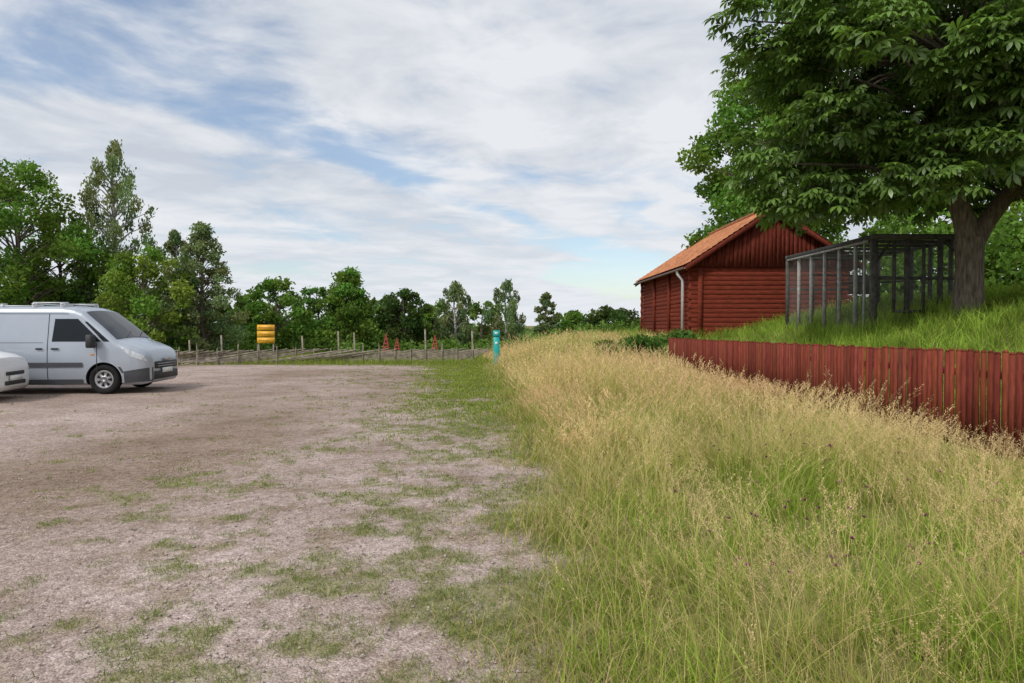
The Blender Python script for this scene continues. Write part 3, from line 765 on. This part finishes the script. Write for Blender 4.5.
while Y < 23.6:
    tp_ = float(ftop(Y))+rs.uniform(-0.016, 0.016); bt = 0.14+rs.uniform(-.02, .02)
    x_ = FX-0.035+rs.uniform(-.008, .008); w = 0.080+rs.uniform(-.006, .006); tl = rs.uniform(-.010, .010)
    P = []
    for zz, o in ((bt, 0), (tp_-0.03, tl)):
        P += [[x_-.011, Y-w/2+o, zz], [x_+.011, Y-w/2+o, zz], [x_+.011, Y+w/2+o, zz], [x_-.011, Y+w/2+o, zz]]
    a.hexa(np.array(P))
    o = tl; P = []
    for zz, k in ((tp_-0.0299, 1), (tp_, 0.55)):
        P += [[x_-.011, Y-w/2*k+o, zz], [x_+.011, Y-w/2*k+o, zz], [x_+.011, Y+w/2*k+o, zz], [x_-.011, Y+w/2*k+o, zz]]
    a.hexa(np.array(P))
    cc = np.array([0.215, 0.042, 0.024])*rs.uniform(0.72, 1.25)*np.array([1, rs.uniform(0.9, 1.25), rs.uniform(0.9, 1.3)])
    PC += [cc]*16
    Y += 0.112
a.make('pickets', picket_m, pf, C=np.array(PC))
a = Acc()
for zz in (0.2, 0.83):
    yv = np.linspace(2, 23.6, 12)
    for p, q in zip(yv[:-1], yv[1:]):
        z1, z2 = ftop(p)-1.3+0.2+zz, ftop(q)-1.3+0.2+zz
        a.hexa(np.array([[FX-.02, p, z1-.04], [FX+.02, p, z1-.04], [FX+.02, q, z2-.04], [FX-.02, q, z2-.04], [FX-.02, p, z1+.04], [FX+.02, p, z1+.04], [FX+.02, q, z2+.04], [FX-.02, q, z2+.04]]))
for yv in np.linspace(2.2, 23.5, 10):
    a.box((FX+0.075, yv, 0.6), (0.1, 0.1, 1.15))
a.make('rails_and_posts', picket_m, pf, C=np.tile([0.17, 0.034, 0.02], (a.n, 1)))

# ---------------------------------------------------------------- round-pole fence in the distance
pole_m = simple_mat('weathered_grey_wood', (0.30, 0.26, 0.21), 0.9, var=0.4, scale=5, bump=0.4)
a = Acc(); rs = np.random.RandomState(12)
def fpt(t):
    xs_ = [-24, -14.2, -9.0, -1.2]; ys_ = [28.4, 30.6, 33.2, 34.2]
    x = -24+t*22.8; return np.array([x, np.interp(x, xs_, ys_)])
N = 30
for i in range(N+1):
    p = fpt(i/N); z0_ = float(terr(p[0], p[1]))
    for s_ in (-0.07, 0.07):
        l = rs.uniform(-.04, .04)
        a.tube([[p[0], p[1]+s_, z0_-0.1], [p[0]+l, p[1]+s_*0.8, z0_+rs.uniform(0.6, 1.0)]], [0.03, 0.022], 6, cap=False)
    if i < N:
        for k in range(4):
            t0 = (i+k*0.25-0.9)/N; q0 = fpt(max(0, t0)); q1 = fpt(min(1, t0+4.2/N))
            za = float(terr(*q0)); zb_ = float(terr(*q1))
            a.tube([[q0[0], q0[1], za+0.06+rs.uniform(0, .08)], [q1[0], q1[1], zb_+0.62+rs.uniform(-.08, .08)]], [0.035, 0.024], 6, cap=False)
a.make('round_pole_fence', pole_m, smooth=True)

def wood_post(px, Y, top, r=0.05):
    x = at_px(px, Y); z0_ = float(terr(x, Y)); zt_ = 1.6+(326-top)*Y/683; a = Acc()
    a.tube([[x, Y, z0_-0.1], [x+0.03, Y, (z0_+zt_)/2], [x, Y, zt_]], [r, r*0.95, r*0.8], 8)
    a.make('wooden_post', pole_m, smooth=True)
for px, top in ((338, 331), (354, 333), (425, 329), (472, 331), (189, 340), (221, 335), (302, 336)): wood_post(px, 34.6, top)

yel_m = simple_mat('yellow_sign_paint', (0.80, 0.42, 0.03), 0.5, var=0.08)
black_m = simple_mat('black_lettering', (0.02, 0.02, 0.02), 0.6, var=0.1)
letter_m = simple_mat('brown_lettering', (0.25, 0.13, 0.02), 0.6, var=0.1)
sg = empty('yellow_direction_sign'); Y = 33.8; x0, x1 = at_px(257, Y), at_px(274.5, Y)
a = Acc(); zg = float(terr(x0, Y))
for x in (x0+0.06, x1-0.08): a.tube([[x, Y+0.05, zg-.1], [x, Y+0.05, 1.65]], 0.035, 8)
a.make('sign_posts', pole_m, sg)
a = Acc(); bl = Acc()
for i in range(3):
    zc = 1.6-(2.6+i*6.4)*Y/683+0.05; h_ = 0.14
    a.box(((x0+x1)/2, Y, zc), (x1-x0, 0.02, 2*h_))
    xx = x0+0.08
    for k in range(6):
        w = rs.uniform(0.04, 0.10); bl.box((xx+w/2, Y-0.013, zc), (w, 0.004, 0.035)); xx += w+0.03
a.make('boards', yel_m, sg); bl.make('lettering', letter_m, sg)

robj_m = simple_mat('red_painted_slats', (0.36, 0.06, 0.04), 0.6, var=0.2)
def obelisk(px, Y, top, wpx):
    x = at_px(px, Y); z0_ = float(terr(x, Y)); zt_ = 1.6+(326-top)*Y/683; w = wpx*Y/683/2
    a = Acc()
    for sx_, sy_ in ((-1,-1),(1,-1),(1,1),(-1,1)):
        a.tube([[x+sx_*w, Y+sy_*w, z0_], [x+sx_*.02, Y+sy_*.02, zt_]], [0.035, 0.025], 6, cap=False)
    for t in np.linspace(0.08, 0.85, 6):
        ww = w*(1-t)+0.02; zz = z0_+(zt_-z0_)*t
        a.box((x, Y-ww, zz), (2*ww, .02, .07)); a.box((x, Y+ww, zz), (2*ww, .02, .07)); a.box((x-ww, Y, zz), (.02, 2*ww-.03, .07)); a.box((x+ww, Y, zz), (.02, 2*ww-.03, .07))
    a.box((x, Y, zt_+0.04), (0.1, 0.1, 0.08))
    a.make('red_garden_obelisk', robj_m)
obelisk(386, 36.5, 336, 9); obelisk(397, 38.5, 340, 8); obelisk(435, 37, 337, 9)

teal_m = simple_mat('teal_enamel', (0.01, 0.42, 0.40), 0.4, var=0.06)
white_m = simple_mat('white_label', (0.75, 0.77, 0.76), 0.5, var=0.05)
tm = empty('parking_ticket_machine'); Y = 29.5; x = at_px(496.5, Y); zg = float(terr(x, Y))
a = Acc(); a.box((x, Y, zg+0.65), (0.26, 0.2, 1.3)); a.box((x, Y-0.01, zg+1.42), (0.30, 0.26, 0.25)); a.make('cabinet', teal_m, tm, bevel=0.02)
a = Acc(); a.box((x, Y-0.143, zg+1.43), (0.14, 0.004, 0.08)); a.box((x, Y-0.103, zg+1.0), (0.10, 0.004, 0.12)); a.make('display_and_notice', white_m, tm)
a = Acc(); a.box((x, Y, zg+0.02), (0.4, 0.36, 0.08)); a.make('plinth', grey_m, tm)

# ---------------------------------------------------------------- vehicles
tyre_m = simple_mat('tyre_rubber', (0.022, 0.022, 0.022), 0.85, var=0.2)
rim_m = simple_mat('rim_silver', (0.42, 0.43, 0.45), 0.4, metal=0.6, var=0.1)
plast_m = simple_mat('black_plastic', (0.03, 0.031, 0.033), 0.6, var=0.15)
greyp_m = simple_mat('grey_plastic', (0.06, 0.064, 0.072), 0.55, var=0.1)
lamp_m = simple_mat('headlamp', (0.62, 0.65, 0.68), 0.15, metal=0.3, var=0.3, scale=12, coat=1)
red_l = simple_mat('tail_lamp', (0.4, 0.02, 0.02), 0.2, var=0.1)
m, nt, out = new_mat('car_glass')
b = nd(nt, 'ShaderNodeBsdfPrincipled'); b.inputs['Base Color'].default_value = (0.012, 0.016, 0.02, 1); b.inputs['Roughness'].default_value = 0.04
b.inputs['Specular IOR Level'].default_value = 0.35; nt.links.new(b.outputs[0], out.inputs[0]); glass_m = m
def paint(name, col, metal):
    m, nt, out = new_mat(name); b = nd(nt, 'ShaderNodeBsdfPrincipled')
    tc = nd(nt, 'ShaderNodeTexCoord'); n = nd(nt, 'ShaderNodeTexNoise'); n.inputs['Scale'].default_value = 2.5; n.inputs['Detail'].default_value = 8
    nt.links.new(tc.outputs['Object'], n.inputs['Vector'])
    r = nd(nt, 'ShaderNodeValToRGB'); r.color_ramp.elements[0].color = (*[c*0.9 for c in col], 1); r.color_ramp.elements[1].color = (*[min(1, c*1.06) for c in col], 1)
    nt.links.new(n.outputs[0], r.inputs[0]); nt.links.new(r.outputs[0], b.inputs['Base Color'])
    b.inputs['Metallic'].default_value = metal; b.inputs['Roughness'].default_value = 0.36; b.inputs['Coat Weight'].default_value = 0.5; b.inputs['Coat Roughness'].default_value = 0.06
    nt.links.new(b.outputs[0], out.inputs[0]); return m
silver_m = paint('silver_grey_paint', (0.42, 0.465, 0.53), 0.3); white_pm = paint('white_paint', (0.78, 0.78, 0.78), 0.0)

def vehicle(name, loc, rotz, scale, st, r0, tumz, tumv, wheels, wr, pmat):
    e = empty(name, loc, rotz, scale); st = np.array(st)
    X0, ZB, ZT, W_ = st.T
    zb_ = lambda x: np.interp(x, X0, ZB); zt_ = lambda x: np.interp(x, X0, ZT); w_ = lambda x: np.interp(x, X0, W_)
    tum = lambda z: np.interp(z, tumz, tumv)
    def rr(x): return min(r0, (zt_(x)-zb_(x))*0.35)
    def side(x, z):
        t = zt_(x); r = rr(x); y = w_(x)*tum(min(z, t-r))
        if z > t-r: y = y-r+math.sqrt(max(0, r*r-(z-(t-r))**2))
        return y
    def topz(x, y):
        return zt_(x)+0.035*(1-(y/max(0.2, side(x, zt_(x)-rr(x))-rr(x)))**2)
    xs_ = sorted(set(np.round(np.concatenate([X0, np.arange(0, X0[-1], 0.12)]), 3)))
    xs_ = [xs_[0]]+[b_ for a_, b_ in zip(xs_[:-1], xs_[1:]) if b_-a_ > 0.02]
    rings = []
    for x in xs_:
        zb, zt, r = float(zb_(x)), float(zt_(x)), rr(x); h = []
        y0 = float(w_(x))
        h.append((0.0, zb)); h.append((y0*tum(zb)*0.93, zb)); h.append((y0*tum(zb+.05), zb+0.05))
        for t in np.linspace(0.12, 1, 9): z = zb+0.05+(zt-r-zb-0.05)*t; h.append((side(x, z), z))
        ys0 = side(x, zt-r)
        for an in (0.35, 0.75, 1.15, 1.5708): h.append((ys0-r+r*math.cos(an), zt-r+r*math.sin(an)))
        for t in (0.6, 0.25): h.append(((ys0-r)*t, topz(x, (ys0-r)*t)))
        h.append((0.0, topz(x, 0)))
        full = [(-x, y, z) for y, z in h]+[(-x, -y, z) for y, z in h[-2:0:-1]]
        rings.append(full)
    k = len(rings[0]); V = [p for r in rings for p in r]; F = []
    for i in range(len(rings)-1):
        for j in range(k):
            F.append((i*k+j, i*k+(j+1) % k, (i+1)*k+(j+1) % k, (i+1)*k+j))
    F.append(tuple(range(k))[::-1]); F.append(tuple((len(rings)-1)*k+j for j in range(k)))
    me = bpy.data.meshes.new('body'); me.from_pydata(V, [], F); me.update()
    import bmesh
    bm = bmesh.new(); bm.from_mesh(me); bmesh.ops.recalc_face_normals(bm, faces=bm.faces); bm.to_mesh(me); bm.free()
    body = bpy.data.objects.new('body', me); COL.objects.link(body); body.parent = e
    me.materials.append(pmat); me.materials.append(plast_m)
    for wx in wheels:
        for sg in (-1, 1):
            yc = sg*(float(w_(wx))-0.02)
            bpy.ops.mesh.primitive_cylinder_add(vertices=40, radius=wr*1.17, depth=0.5, location=(0, 0, 0), rotation=(math.pi/2, 0, 0))
            c = bpy.context.object; c.data.materials.append(plast_m)
            for p in c.data.polygons: p.material_index = 0
            c.parent = e; c.location = (-wx, yc, wr)
            bpy.context.view_layer.update()
            md = body.modifiers.new('arch', 'BOOLEAN'); md.operation = 'DIFFERENCE'; md.object = c; md.solver = 'EXACT'
            try: md.material_mode = 'TRANSFER'
            except Exception: pass
            bpy.context.view_layer.objects.active = body
            bpy.ops.object.modifier_apply(modifier='arch')
            bpy.data.objects.remove(c)
    for p in body.data.polygons: p.use_smooth = True
    es = body.modifiers.new('es', 'EDGE_SPLIT'); es.split_angle = math.radians(32)
    for wx in wheels:
        for sg in (-1, 1):
            yo = sg*(float(w_(wx))-0.03)
            prof = [(wr*0.60, -0.19), (wr*0.9, -0.2), (wr*0.985, -0.17), (wr, -0.12), (wr, -0.06), (wr*0.985, -0.01), (wr*0.9, 0.015), (wr*0.62, 0.0), (wr*0.60, -0.05)]
            V = []; F = []; n = 36
            for i in range(n):
                an = i*2*math.pi/n
                for r, y in prof: V.append((-wx+r*math.cos(an), yo+sg*y, wr+r*math.sin(an)))
            kk = len(prof)
            for i in range(n):
                for j in range(kk-1): F.append((i*kk+j, ((i+1) % n)*kk+j, ((i+1) % n)*kk+j+1, i*kk+j+1))
            fast_mesh('tyre', V, F, tyre_m, parent=e, smooth=True)
            V = [(-wx, yo+sg*0.012, wr)]
            radii = [(0.16, 0.014), (0.2, -0.01), (0.5, -0.02), (0.57, 0.004), (0.62, -0.004)]
            for i in range(n):
                an = i*2*math.pi/n
                for r, y in radii: V.append((-wx+wr*r*math.cos(an), yo+sg*y, wr+wr*r*math.sin(an)))
            ob = Acc()
            ob.add(V, [[1+i*5+j, 1+((i+1) % n)*5+j, 1+((i+1) % n)*5+j+1, 1+i*5+j+1] for i in range(n) for j in range(4)]+[[0, 1+i*5, 1+((i+1) % n)*5, 1+((i+2) % n)*5] for i in range(0, n, 2)])
            ob.make('hubcap', rim_m, e, smooth=True)
            ob = Acc()
            for i in range(7):
                an = i*2*math.pi/7; c_, s_ = math.cos(an), math.sin(an)
                P = []
                for yy in (-0.03, 0.0):
                    for (r, t) in ((0.27, -0.035), (0.47, -0.10), (0.47, 0.10), (0.27, 0.035)):
                        P.append((-wx+wr*(r*c_-t*s_), yo+sg*yy, wr+wr*(r*s_+t*c_)))
                ob.hexa(np.array(P))
            ob.make('hub_openings', tyre_m, e)
    def patch(nm, quad, mat, off=0.006, n=10, sides=(-1, 1)):
        q = np.array(quad, float); acc = Acc()
        for sg in sides:
            V = []
            for i in range(n+1):
                for j in range(n+1):
                    u, v = i/n, j/n
                    p = q[0]*(1-u)*(1-v)+q[1]*u*(1-v)+q[2]*u*v+q[3]*(1-u)*v
                    V.append((-p[0], sg*(side(p[0], p[1])+off), p[1]))
            id_ = np.arange((n+1)**2).reshape(n+1, n+1)
            acc.add(V, np.stack([id_[:-1, :-1], id_[1:, :-1], id_[1:, 1:], id_[:-1, 1:]], -1).reshape(-1, 4))
        return acc.make(nm, mat, e, smooth=True)
    def tpatch(nm, xa, xb_, ya, yb_, mat, off=0.008, n=12):
        V = []; acc = Acc()
        for i in range(n+1):
            x = xa+(xb_-xa)*i/n
            for j in range(n+1):
                f = -1+2*j/n; y = f*(ya+(yb_-ya)*i/n)
                zt = zt_(x); r = rr(x); ys0 = side(x, zt-r)
                if abs(y) <= ys0-r: z = topz(x, y)
                else: z = zt-r+math.sqrt(max(0, r*r-(abs(y)-(ys0-r))**2))
                V.append((-x+off*0.6, y, z+off))
        id_ = np.arange((n+1)**2).reshape(n+1, n+1)
        acc.add(V, np.stack([id_[:-1, :-1], id_[1:, :-1], id_[1:, 1:], id_[:-1, 1:]], -1).reshape(-1, 4))
        return acc.make(nm, mat, e, smooth=True)
    return e, patch, tpatch, side, zt_, w_

van_st = [(0.0, 0.30, 0.74, 0.62), (0.03, 0.25, 0.84, 0.72), (0.09, 0.22, 0.93, 0.80), (0.2, 0.2, 1.0, 0.87), (0.4, 0.2, 1.08, 0.92), (0.66, 0.2, 1.17, 0.945),
          (1.0, 0.2, 1.48, 0.95), (1.42, 0.2, 1.83, 0.95), (1.6, 0.2, 1.90, 0.95), (1.85, 0.2, 1.93, 0.95), (4.75, 0.22, 1.92, 0.95), (4.88, 0.25, 1.88, 0.93), (4.93, 0.3, 1.75, 0.90)]
van, P_, T_, vs, vzt, vw = vehicle('delivery_van', (-8.66, 17.05, 0), math.radians(4), 1.065, van_st, 0.15,
    [0.2, 0.4, 0.7, 1.05, 1.2, 1.9], [0.95, 0.99, 1.0, 0.985, 0.96, 0.85], (0.93, 4.02), 0.325, silver_m)
T_('windscreen', 0.70, 1.40, 0.80, 0.70, glass_m)
P_('cab_window', [(0.98, 1.16), (2.02, 1.16), (1.98, 1.66), (1.50, 1.66)], glass_m)
P_('cab_quarter_window', [(0.80, 1.16), (0.93, 1.16), (1.36, 1.60), (1.30, 1.60)], glass_m)
P_('headlight', [(0.05, 0.70), (0.38, 0.84), (0.62, 1.08), (0.14, 0.86)], lamp_m, off=0.008)
P_('lower_bumper', [(0.0, 0.27), (0.50, 0.24), (0.50, 0.50), (0.0, 0.58)], greyp_m, off=0.012)
P_('side_rubbing_strip', [(1.36, 0.60), (3.58, 0.60), (3.58, 0.70), (1.36, 0.70)], greyp_m, off=0.018)
P_('side_rubbing_strip', [(4.46, 0.60), (4.85, 0.60), (4.85, 0.70), (4.46, 0.70)], greyp_m, off=0.018)
P_('sill', [(1.36, 0.22), (3.58, 0.22), (3.58, 0.33), (1.36, 0.33)], greyp_m, off=0.01)
for nm, xg, z0_, z1_ in (('door_gap', 1.06, 0.45, 1.14), ('door_gap', 2.10, 0.3, 1.78), ('door_gap', 3.28, 0.3, 1.78)):
    P_(nm, [(xg, z0_), (xg+0.014, z0_), (xg+0.014, z1_), (xg, z1_)], black_m, off=0.004)
P_('sliding_rail', [(3.3, 1.12), (4.7, 1.12), (4.7, 1.145), (3.3, 1.145)], black_m, off=0.006)
P_('roof_seam', [(1.7, 1.765), (4.8, 1.765), (4.8, 1.778), (1.7, 1.778)], greyp_m, off=0.004)
P_('window_line', [(2.2, 1.13), (3.2, 1.13), (3.2, 1.14), (2.2, 1.14)], greyp_m, off=0.003)
P_('door_handle', [(1.86, 0.98), (2.02, 0.98), (2.02, 1.02), (1.86, 1.02)], black_m, off=0.025)
P_('door_handle', [(2.2, 0.98), (2.34, 0.98), (2.34, 1.02), (2.2, 1.02)], black_m, off=0.025)
P_('side_indicator', [(1.12, 0.86), (1.2, 0.86), (1.2, 0.89), (1.12, 0.89)], simple_mat('amber', (0.7, 0.25, 0.02), 0.3), off=0.012)
P_('wheel_arch_trim', [(0.5, 0.47), (0.545, 0.47), (0.62, 0.60), (0.57, 0.60)], greyp_m, off=0.01)
P_('tail_light', [(4.78, 0.8), (4.88, 0.8), (4.88, 1.3), (4.78, 1.3)], red_l, off=0.01)
a = Acc()
a.box((0.0, 0, 0.62), (0.06, 1.14, 0.16)); a.box((0.0, 0, 0.39), (0.07, 1.2, 0.18)); a.make('grille_and_intake', plast_m, van, bevel=0.015)
a = Acc(); a.box((0.037, 0, 0.645), (0.012, 0.95, 0.014)); a.box((0.037, 0, 0.59), (0.012, 0.95, 0.014)); a.box((0.04, 0, 0.74), (0.02, 0.3, 0.06)); a.make('chrome_trim', rim_m, van)
a = Acc(); a.box((0.044, 0, 0.49), (0.012, 0.52, 0.11)); a.make('number_plate', white_m, van)
a = Acc()
for sg in (-1, 1):
    a.box((-1.12, sg*1.08, 1.17), (0.14, 0.2, 0.29)); a.box((-1.13, sg*0.97, 1.06), (0.08, 0.12, 0.05))
a.make('door_mirrors', plast_m, van, bevel=0.03)
a = Acc()
for x in (1.9, 2.5):
    a.box((-x, 0, 1.99), (0.06, 1.5, 0.03))
    for sg in (-1, 1): a.box((-x, sg*0.70, 1.945), (0.08, 0.05, 0.08))
for sg in (-1, 1): a.box((-3.8, sg*0.66, 1.985), (1.4, 0.03, 0.025)); a.box((-2.2, sg*0.62, 2.022), (0.75, 0.03, 0.025))
for x in (3.2, 4.4):
    for sg in (-1, 1): a.box((-x, sg*0.66, 1.945), (0.06, 0.05, 0.06))
a.make('roof_rack', gutter_m, van)
a = Acc()
for yo in (-0.35, 0.25): a.hexa(np.array([(-0.70, yo, 1.235), (-0.70, yo+.02, 1.235), (-0.86, yo+.55, 1.38), (-0.86, yo+.53, 1.38), (-0.69, yo, 1.255), (-0.69, yo+.02, 1.255), (-0.85, yo+.55, 1.40), (-0.85, yo+.53, 1.40)]))
a.make('wipers', black_m, van)

car_st = [(0.0, 0.3, 0.62, 0.60), (0.04, 0.24, 0.72, 0.70), (0.12, 0.2, 0.84, 0.77), (0.3, 0.18, 0.92, 0.83), (0.6, 0.18, 0.98, 0.87), (1.0, 0.18, 1.04, 0.885), (1.15, 0.18, 1.07, 0.89),
          (1.85, 0.18, 1.43, 0.89), (2.2, 0.18, 1.49, 0.89), (2.8, 0.18, 1.49, 0.885), (3.5, 0.2, 1.40, 0.87), (3.75, 0.22, 1.15, 0.85), (3.98, 0.25, 1.0, 0.82), (4.1, 0.32, 0.85, 0.76)]
car, P_, T_, vs, vzt, vw = vehicle('parked_car', (-10.72, 14.7, 0), math.radians(12), 1.06, car_st, 0.12,
    [0.2, 0.4, 0.65, 0.92, 1.45], [0.95, 0.99, 1.0, 0.97, 0.72], (0.85, 3.4), 0.315, white_pm)
T_('windscreen', 1.2, 1.82, 0.70, 0.56, glass_m); T_('rear_window', 3.74, 3.52, 0.66, 0.54, glass_m)
P_('front_side_window', [(1.55, 0.98), (2.35, 0.98), (2.33, 1.33), (1.98, 1.33)], glass_m)
P_('rear_side_window', [(2.42, 0.98), (3.35, 1.0), (3.2, 1.31), (2.42, 1.33)], glass_m)
P_('headlight', [(0.06, 0.60), (0.36, 0.68), (0.62, 0.90), (0.14, 0.78)], lamp_m, off=0.008)
P_('lower_bumper', [(0.0, 0.27), (0.4, 0.22), (0.4, 0.34), (0.0, 0.36)], plast_m, off=0.01)
P_('sill', [(1.3, 0.2), (2.95, 0.2), (2.95, 0.28), (1.3, 0.28)], plast_m, off=0.01)
for xg in (1.32, 2.38): P_('door_gap', [(xg, 0.3), (xg+.012, 0.3), (xg+.012, 0.95), (xg, 0.95)], black_m, off=0.004)
P_('tail_light', [(3.85, 0.7), (4.05, 0.7), (3.98, 0.92), (3.85, 0.95)], red_l, off=0.01)
a = Acc(); a.box((0, 0, 0.56), (0.05, 0.7, 0.07)); a.box((0, 0, 0.37), (0.05, 0.8, 0.08)); a.make('grille', plast_m, car, bevel=0.01)
a = Acc(); a.box((0.03, 0, 0.465), (0.012, 0.5, 0.1)); a.make('number_plate', white_m, car)
a = Acc()
for sg in (-1, 1): a.box((-1.5, sg*0.97, 1.0), (0.1, 0.18, 0.13))
a.make('door_mirrors', white_pm, car, bevel=0.03)

# ---------------------------------------------------------------- world and sun
SUN_EL, SUN_AZ = 46.0, 222.0
w = bpy.data.worlds.new('World'); S.world = w; w.use_nodes = True; nt = w.node_tree; L = nt.links
try:
    w.cycles.sampling_method = 'MANUAL'; w.cycles.sample_map_resolution = 256
except Exception: pass
for n in list(nt.nodes): nt.nodes.remove(n)
out = nd(nt, 'ShaderNodeOutputWorld'); bg = nd(nt, 'ShaderNodeBackground'); bg.inputs[1].default_value = 0.1
sky = nd(nt, 'ShaderNodeTexSky', sky_type='NISHITA'); sky.sun_disc = False
sky.sun_elevation = math.radians(SUN_EL); sky.sun_rotation = math.radians(SUN_AZ); sky.dust_density = 1.0
tc = nd(nt, 'ShaderNodeTexCoord'); sp = nd(nt, 'ShaderNodeSeparateXYZ'); L.new(tc.outputs['Generated'], sp.inputs[0])
def M(op, a, b=None, c=None, clamp=False):
    n = nd(nt, 'ShaderNodeMath', operation=op); n.use_clamp = clamp
    for i, v in enumerate((a, b, c)):
        if v is None: continue
        if isinstance(v, (int, float)): n.inputs[i].default_value = v
        else: L.new(v, n.inputs[i])
    return n.outputs[0]
zc = M('MAXIMUM', sp.outputs[2], 0.0); zc = M('ADD', zc, 0.08)
px_ = M('DIVIDE', sp.outputs[0], zc); py_ = M('DIVIDE', sp.outputs[1], zc)
u = M('SUBTRACT', M('MULTIPLY', px_, 0.86), M('MULTIPLY', py_, 0.5))
v = M('ADD', M('MULTIPLY', px_, 0.5), M('MULTIPLY', py_, 0.86))
def noise(us, vs, sc, det, off, rough=0.55, dist=0.0):
    cb = nd(nt, 'ShaderNodeCombineXYZ'); L.new(M('MULTIPLY', u, us), cb.inputs[0]); L.new(M('MULTIPLY', v, vs), cb.inputs[1]); cb.inputs[2].default_value = off
    n = nd(nt, 'ShaderNodeTexNoise'); n.inputs['Scale'].default_value = sc; n.inputs['Detail'].default_value = det; n.inputs['Roughness'].default_value = rough; n.inputs['Distortion'].default_value = dist
    L.new(cb.outputs[0], n.inputs['Vector']); return n.outputs['Fac']
nA = noise(1.0, 0.7, 0.8, 6, 2.0, 0.55, 0.25); nB = noise(1, 0.9, 2.4, 6, 7.0, 0.56, 0.3); nC = noise(1, 0.55, 0.55, 3, 4.0)
du = M('ADD', u, M('ADD', 2.15, M('MULTIPLY', M('SUBTRACT', nC, 0.5), 3.4)))
gap = M('POWER', 2.718, M('MULTIPLY', M('MULTIPLY', du, du), -6.0))
cov = M('ADD', M('MULTIPLY', nA, 1.45), M('MULTIPLY', nB, 0.9))
cov = M('SUBTRACT', cov, M('MULTIPLY', gap, 0.29))
mr = nd(nt, 'ShaderNodeMapRange', interpolation_type='SMOOTHSTEP'); L.new(cov, mr.inputs[0]); mr.inputs[1].default_value = 0.74; mr.inputs[2].default_value = 1.14
mr.inputs[3].default_value = 0.15; mr.inputs[4].default_value = 1.0
cr = nd(nt, 'ShaderNodeValToRGB'); e = cr.color_ramp.elements
e[0].position = 0.40; e[0].color = (0.56, 0.61, 0.69, 1); e[1].position = 0.58; e[1].color = (0.81, 0.83, 0.87, 1)
L.new(M('ADD', M('MULTIPLY', nB, 0.6), M('MULTIPLY', nC, 0.4)), cr.inputs[0])
hz = nd(nt, 'ShaderNodeMapRange'); L.new(sp.outputs[2], hz.inputs[0]); hz.inputs[1].default_value = 0.0; hz.inputs[2].default_value = 0.24; hz.inputs[3].default_value = 0.7; hz.inputs[4].default_value = 0.0
mh = nd(nt, 'ShaderNodeMix', data_type='RGBA'); L.new(hz.outputs[0], mh.inputs[0]); L.new(cr.outputs[0], mh.inputs[6]); mh.inputs[7].default_value = (0.80, 0.84, 0.89, 1)
sc10 = nd(nt, 'ShaderNodeVectorMath', operation='SCALE'); sc10.inputs['Scale'].default_value = 10.0; L.new(mh.outputs[2], sc10.inputs[0])
sk = nd(nt, 'ShaderNodeVectorMath', operation='SCALE'); sk.inputs['Scale'].default_value = 1.5; L.new(sky.outputs[0], sk.inputs[0])
mxw = nd(nt, 'ShaderNodeMix', data_type='RGBA'); L.new(mr.outputs[0], mxw.inputs[0]); L.new(sk.outputs[0], mxw.inputs[6]); L.new(sc10.outputs[0], mxw.inputs[7])
L.new(mxw.outputs[2], bg.inputs[0]); L.new(bg.outputs[0], out.inputs[0])

sd = bpy.data.lights.new('sun', 'SUN'); sd.energy = 2.3; sd.angle = math.radians(11); sd.color = (1.0, 0.955, 0.88)
so = bpy.data.objects.new('sun', sd); COL.objects.link(so)
az, el = math.radians(SUN_AZ), math.radians(SUN_EL)
d = Vector((math.sin(az)*math.cos(el), math.cos(az)*math.cos(el), math.sin(el)))
so.rotation_euler = d.to_track_quat('Z', 'Y').to_euler(); so.location = d*50

# ---------------------------------------------------------------- camera
cd = bpy.data.cameras.new('camera'); cd.lens = 24; cd.sensor_width = 36; cd.clip_start = 0.05; cd.clip_end = 5000
co = bpy.data.objects.new('camera', cd); COL.objects.link(co)
co.location = (0, 0, 1.6); co.rotation_euler = (math.radians(90-1.3), 0, 0); S.camera = co
S.view_settings.view_transform = 'Standard'; S.view_settings.look = 'None'; S.view_settings.exposure = 0
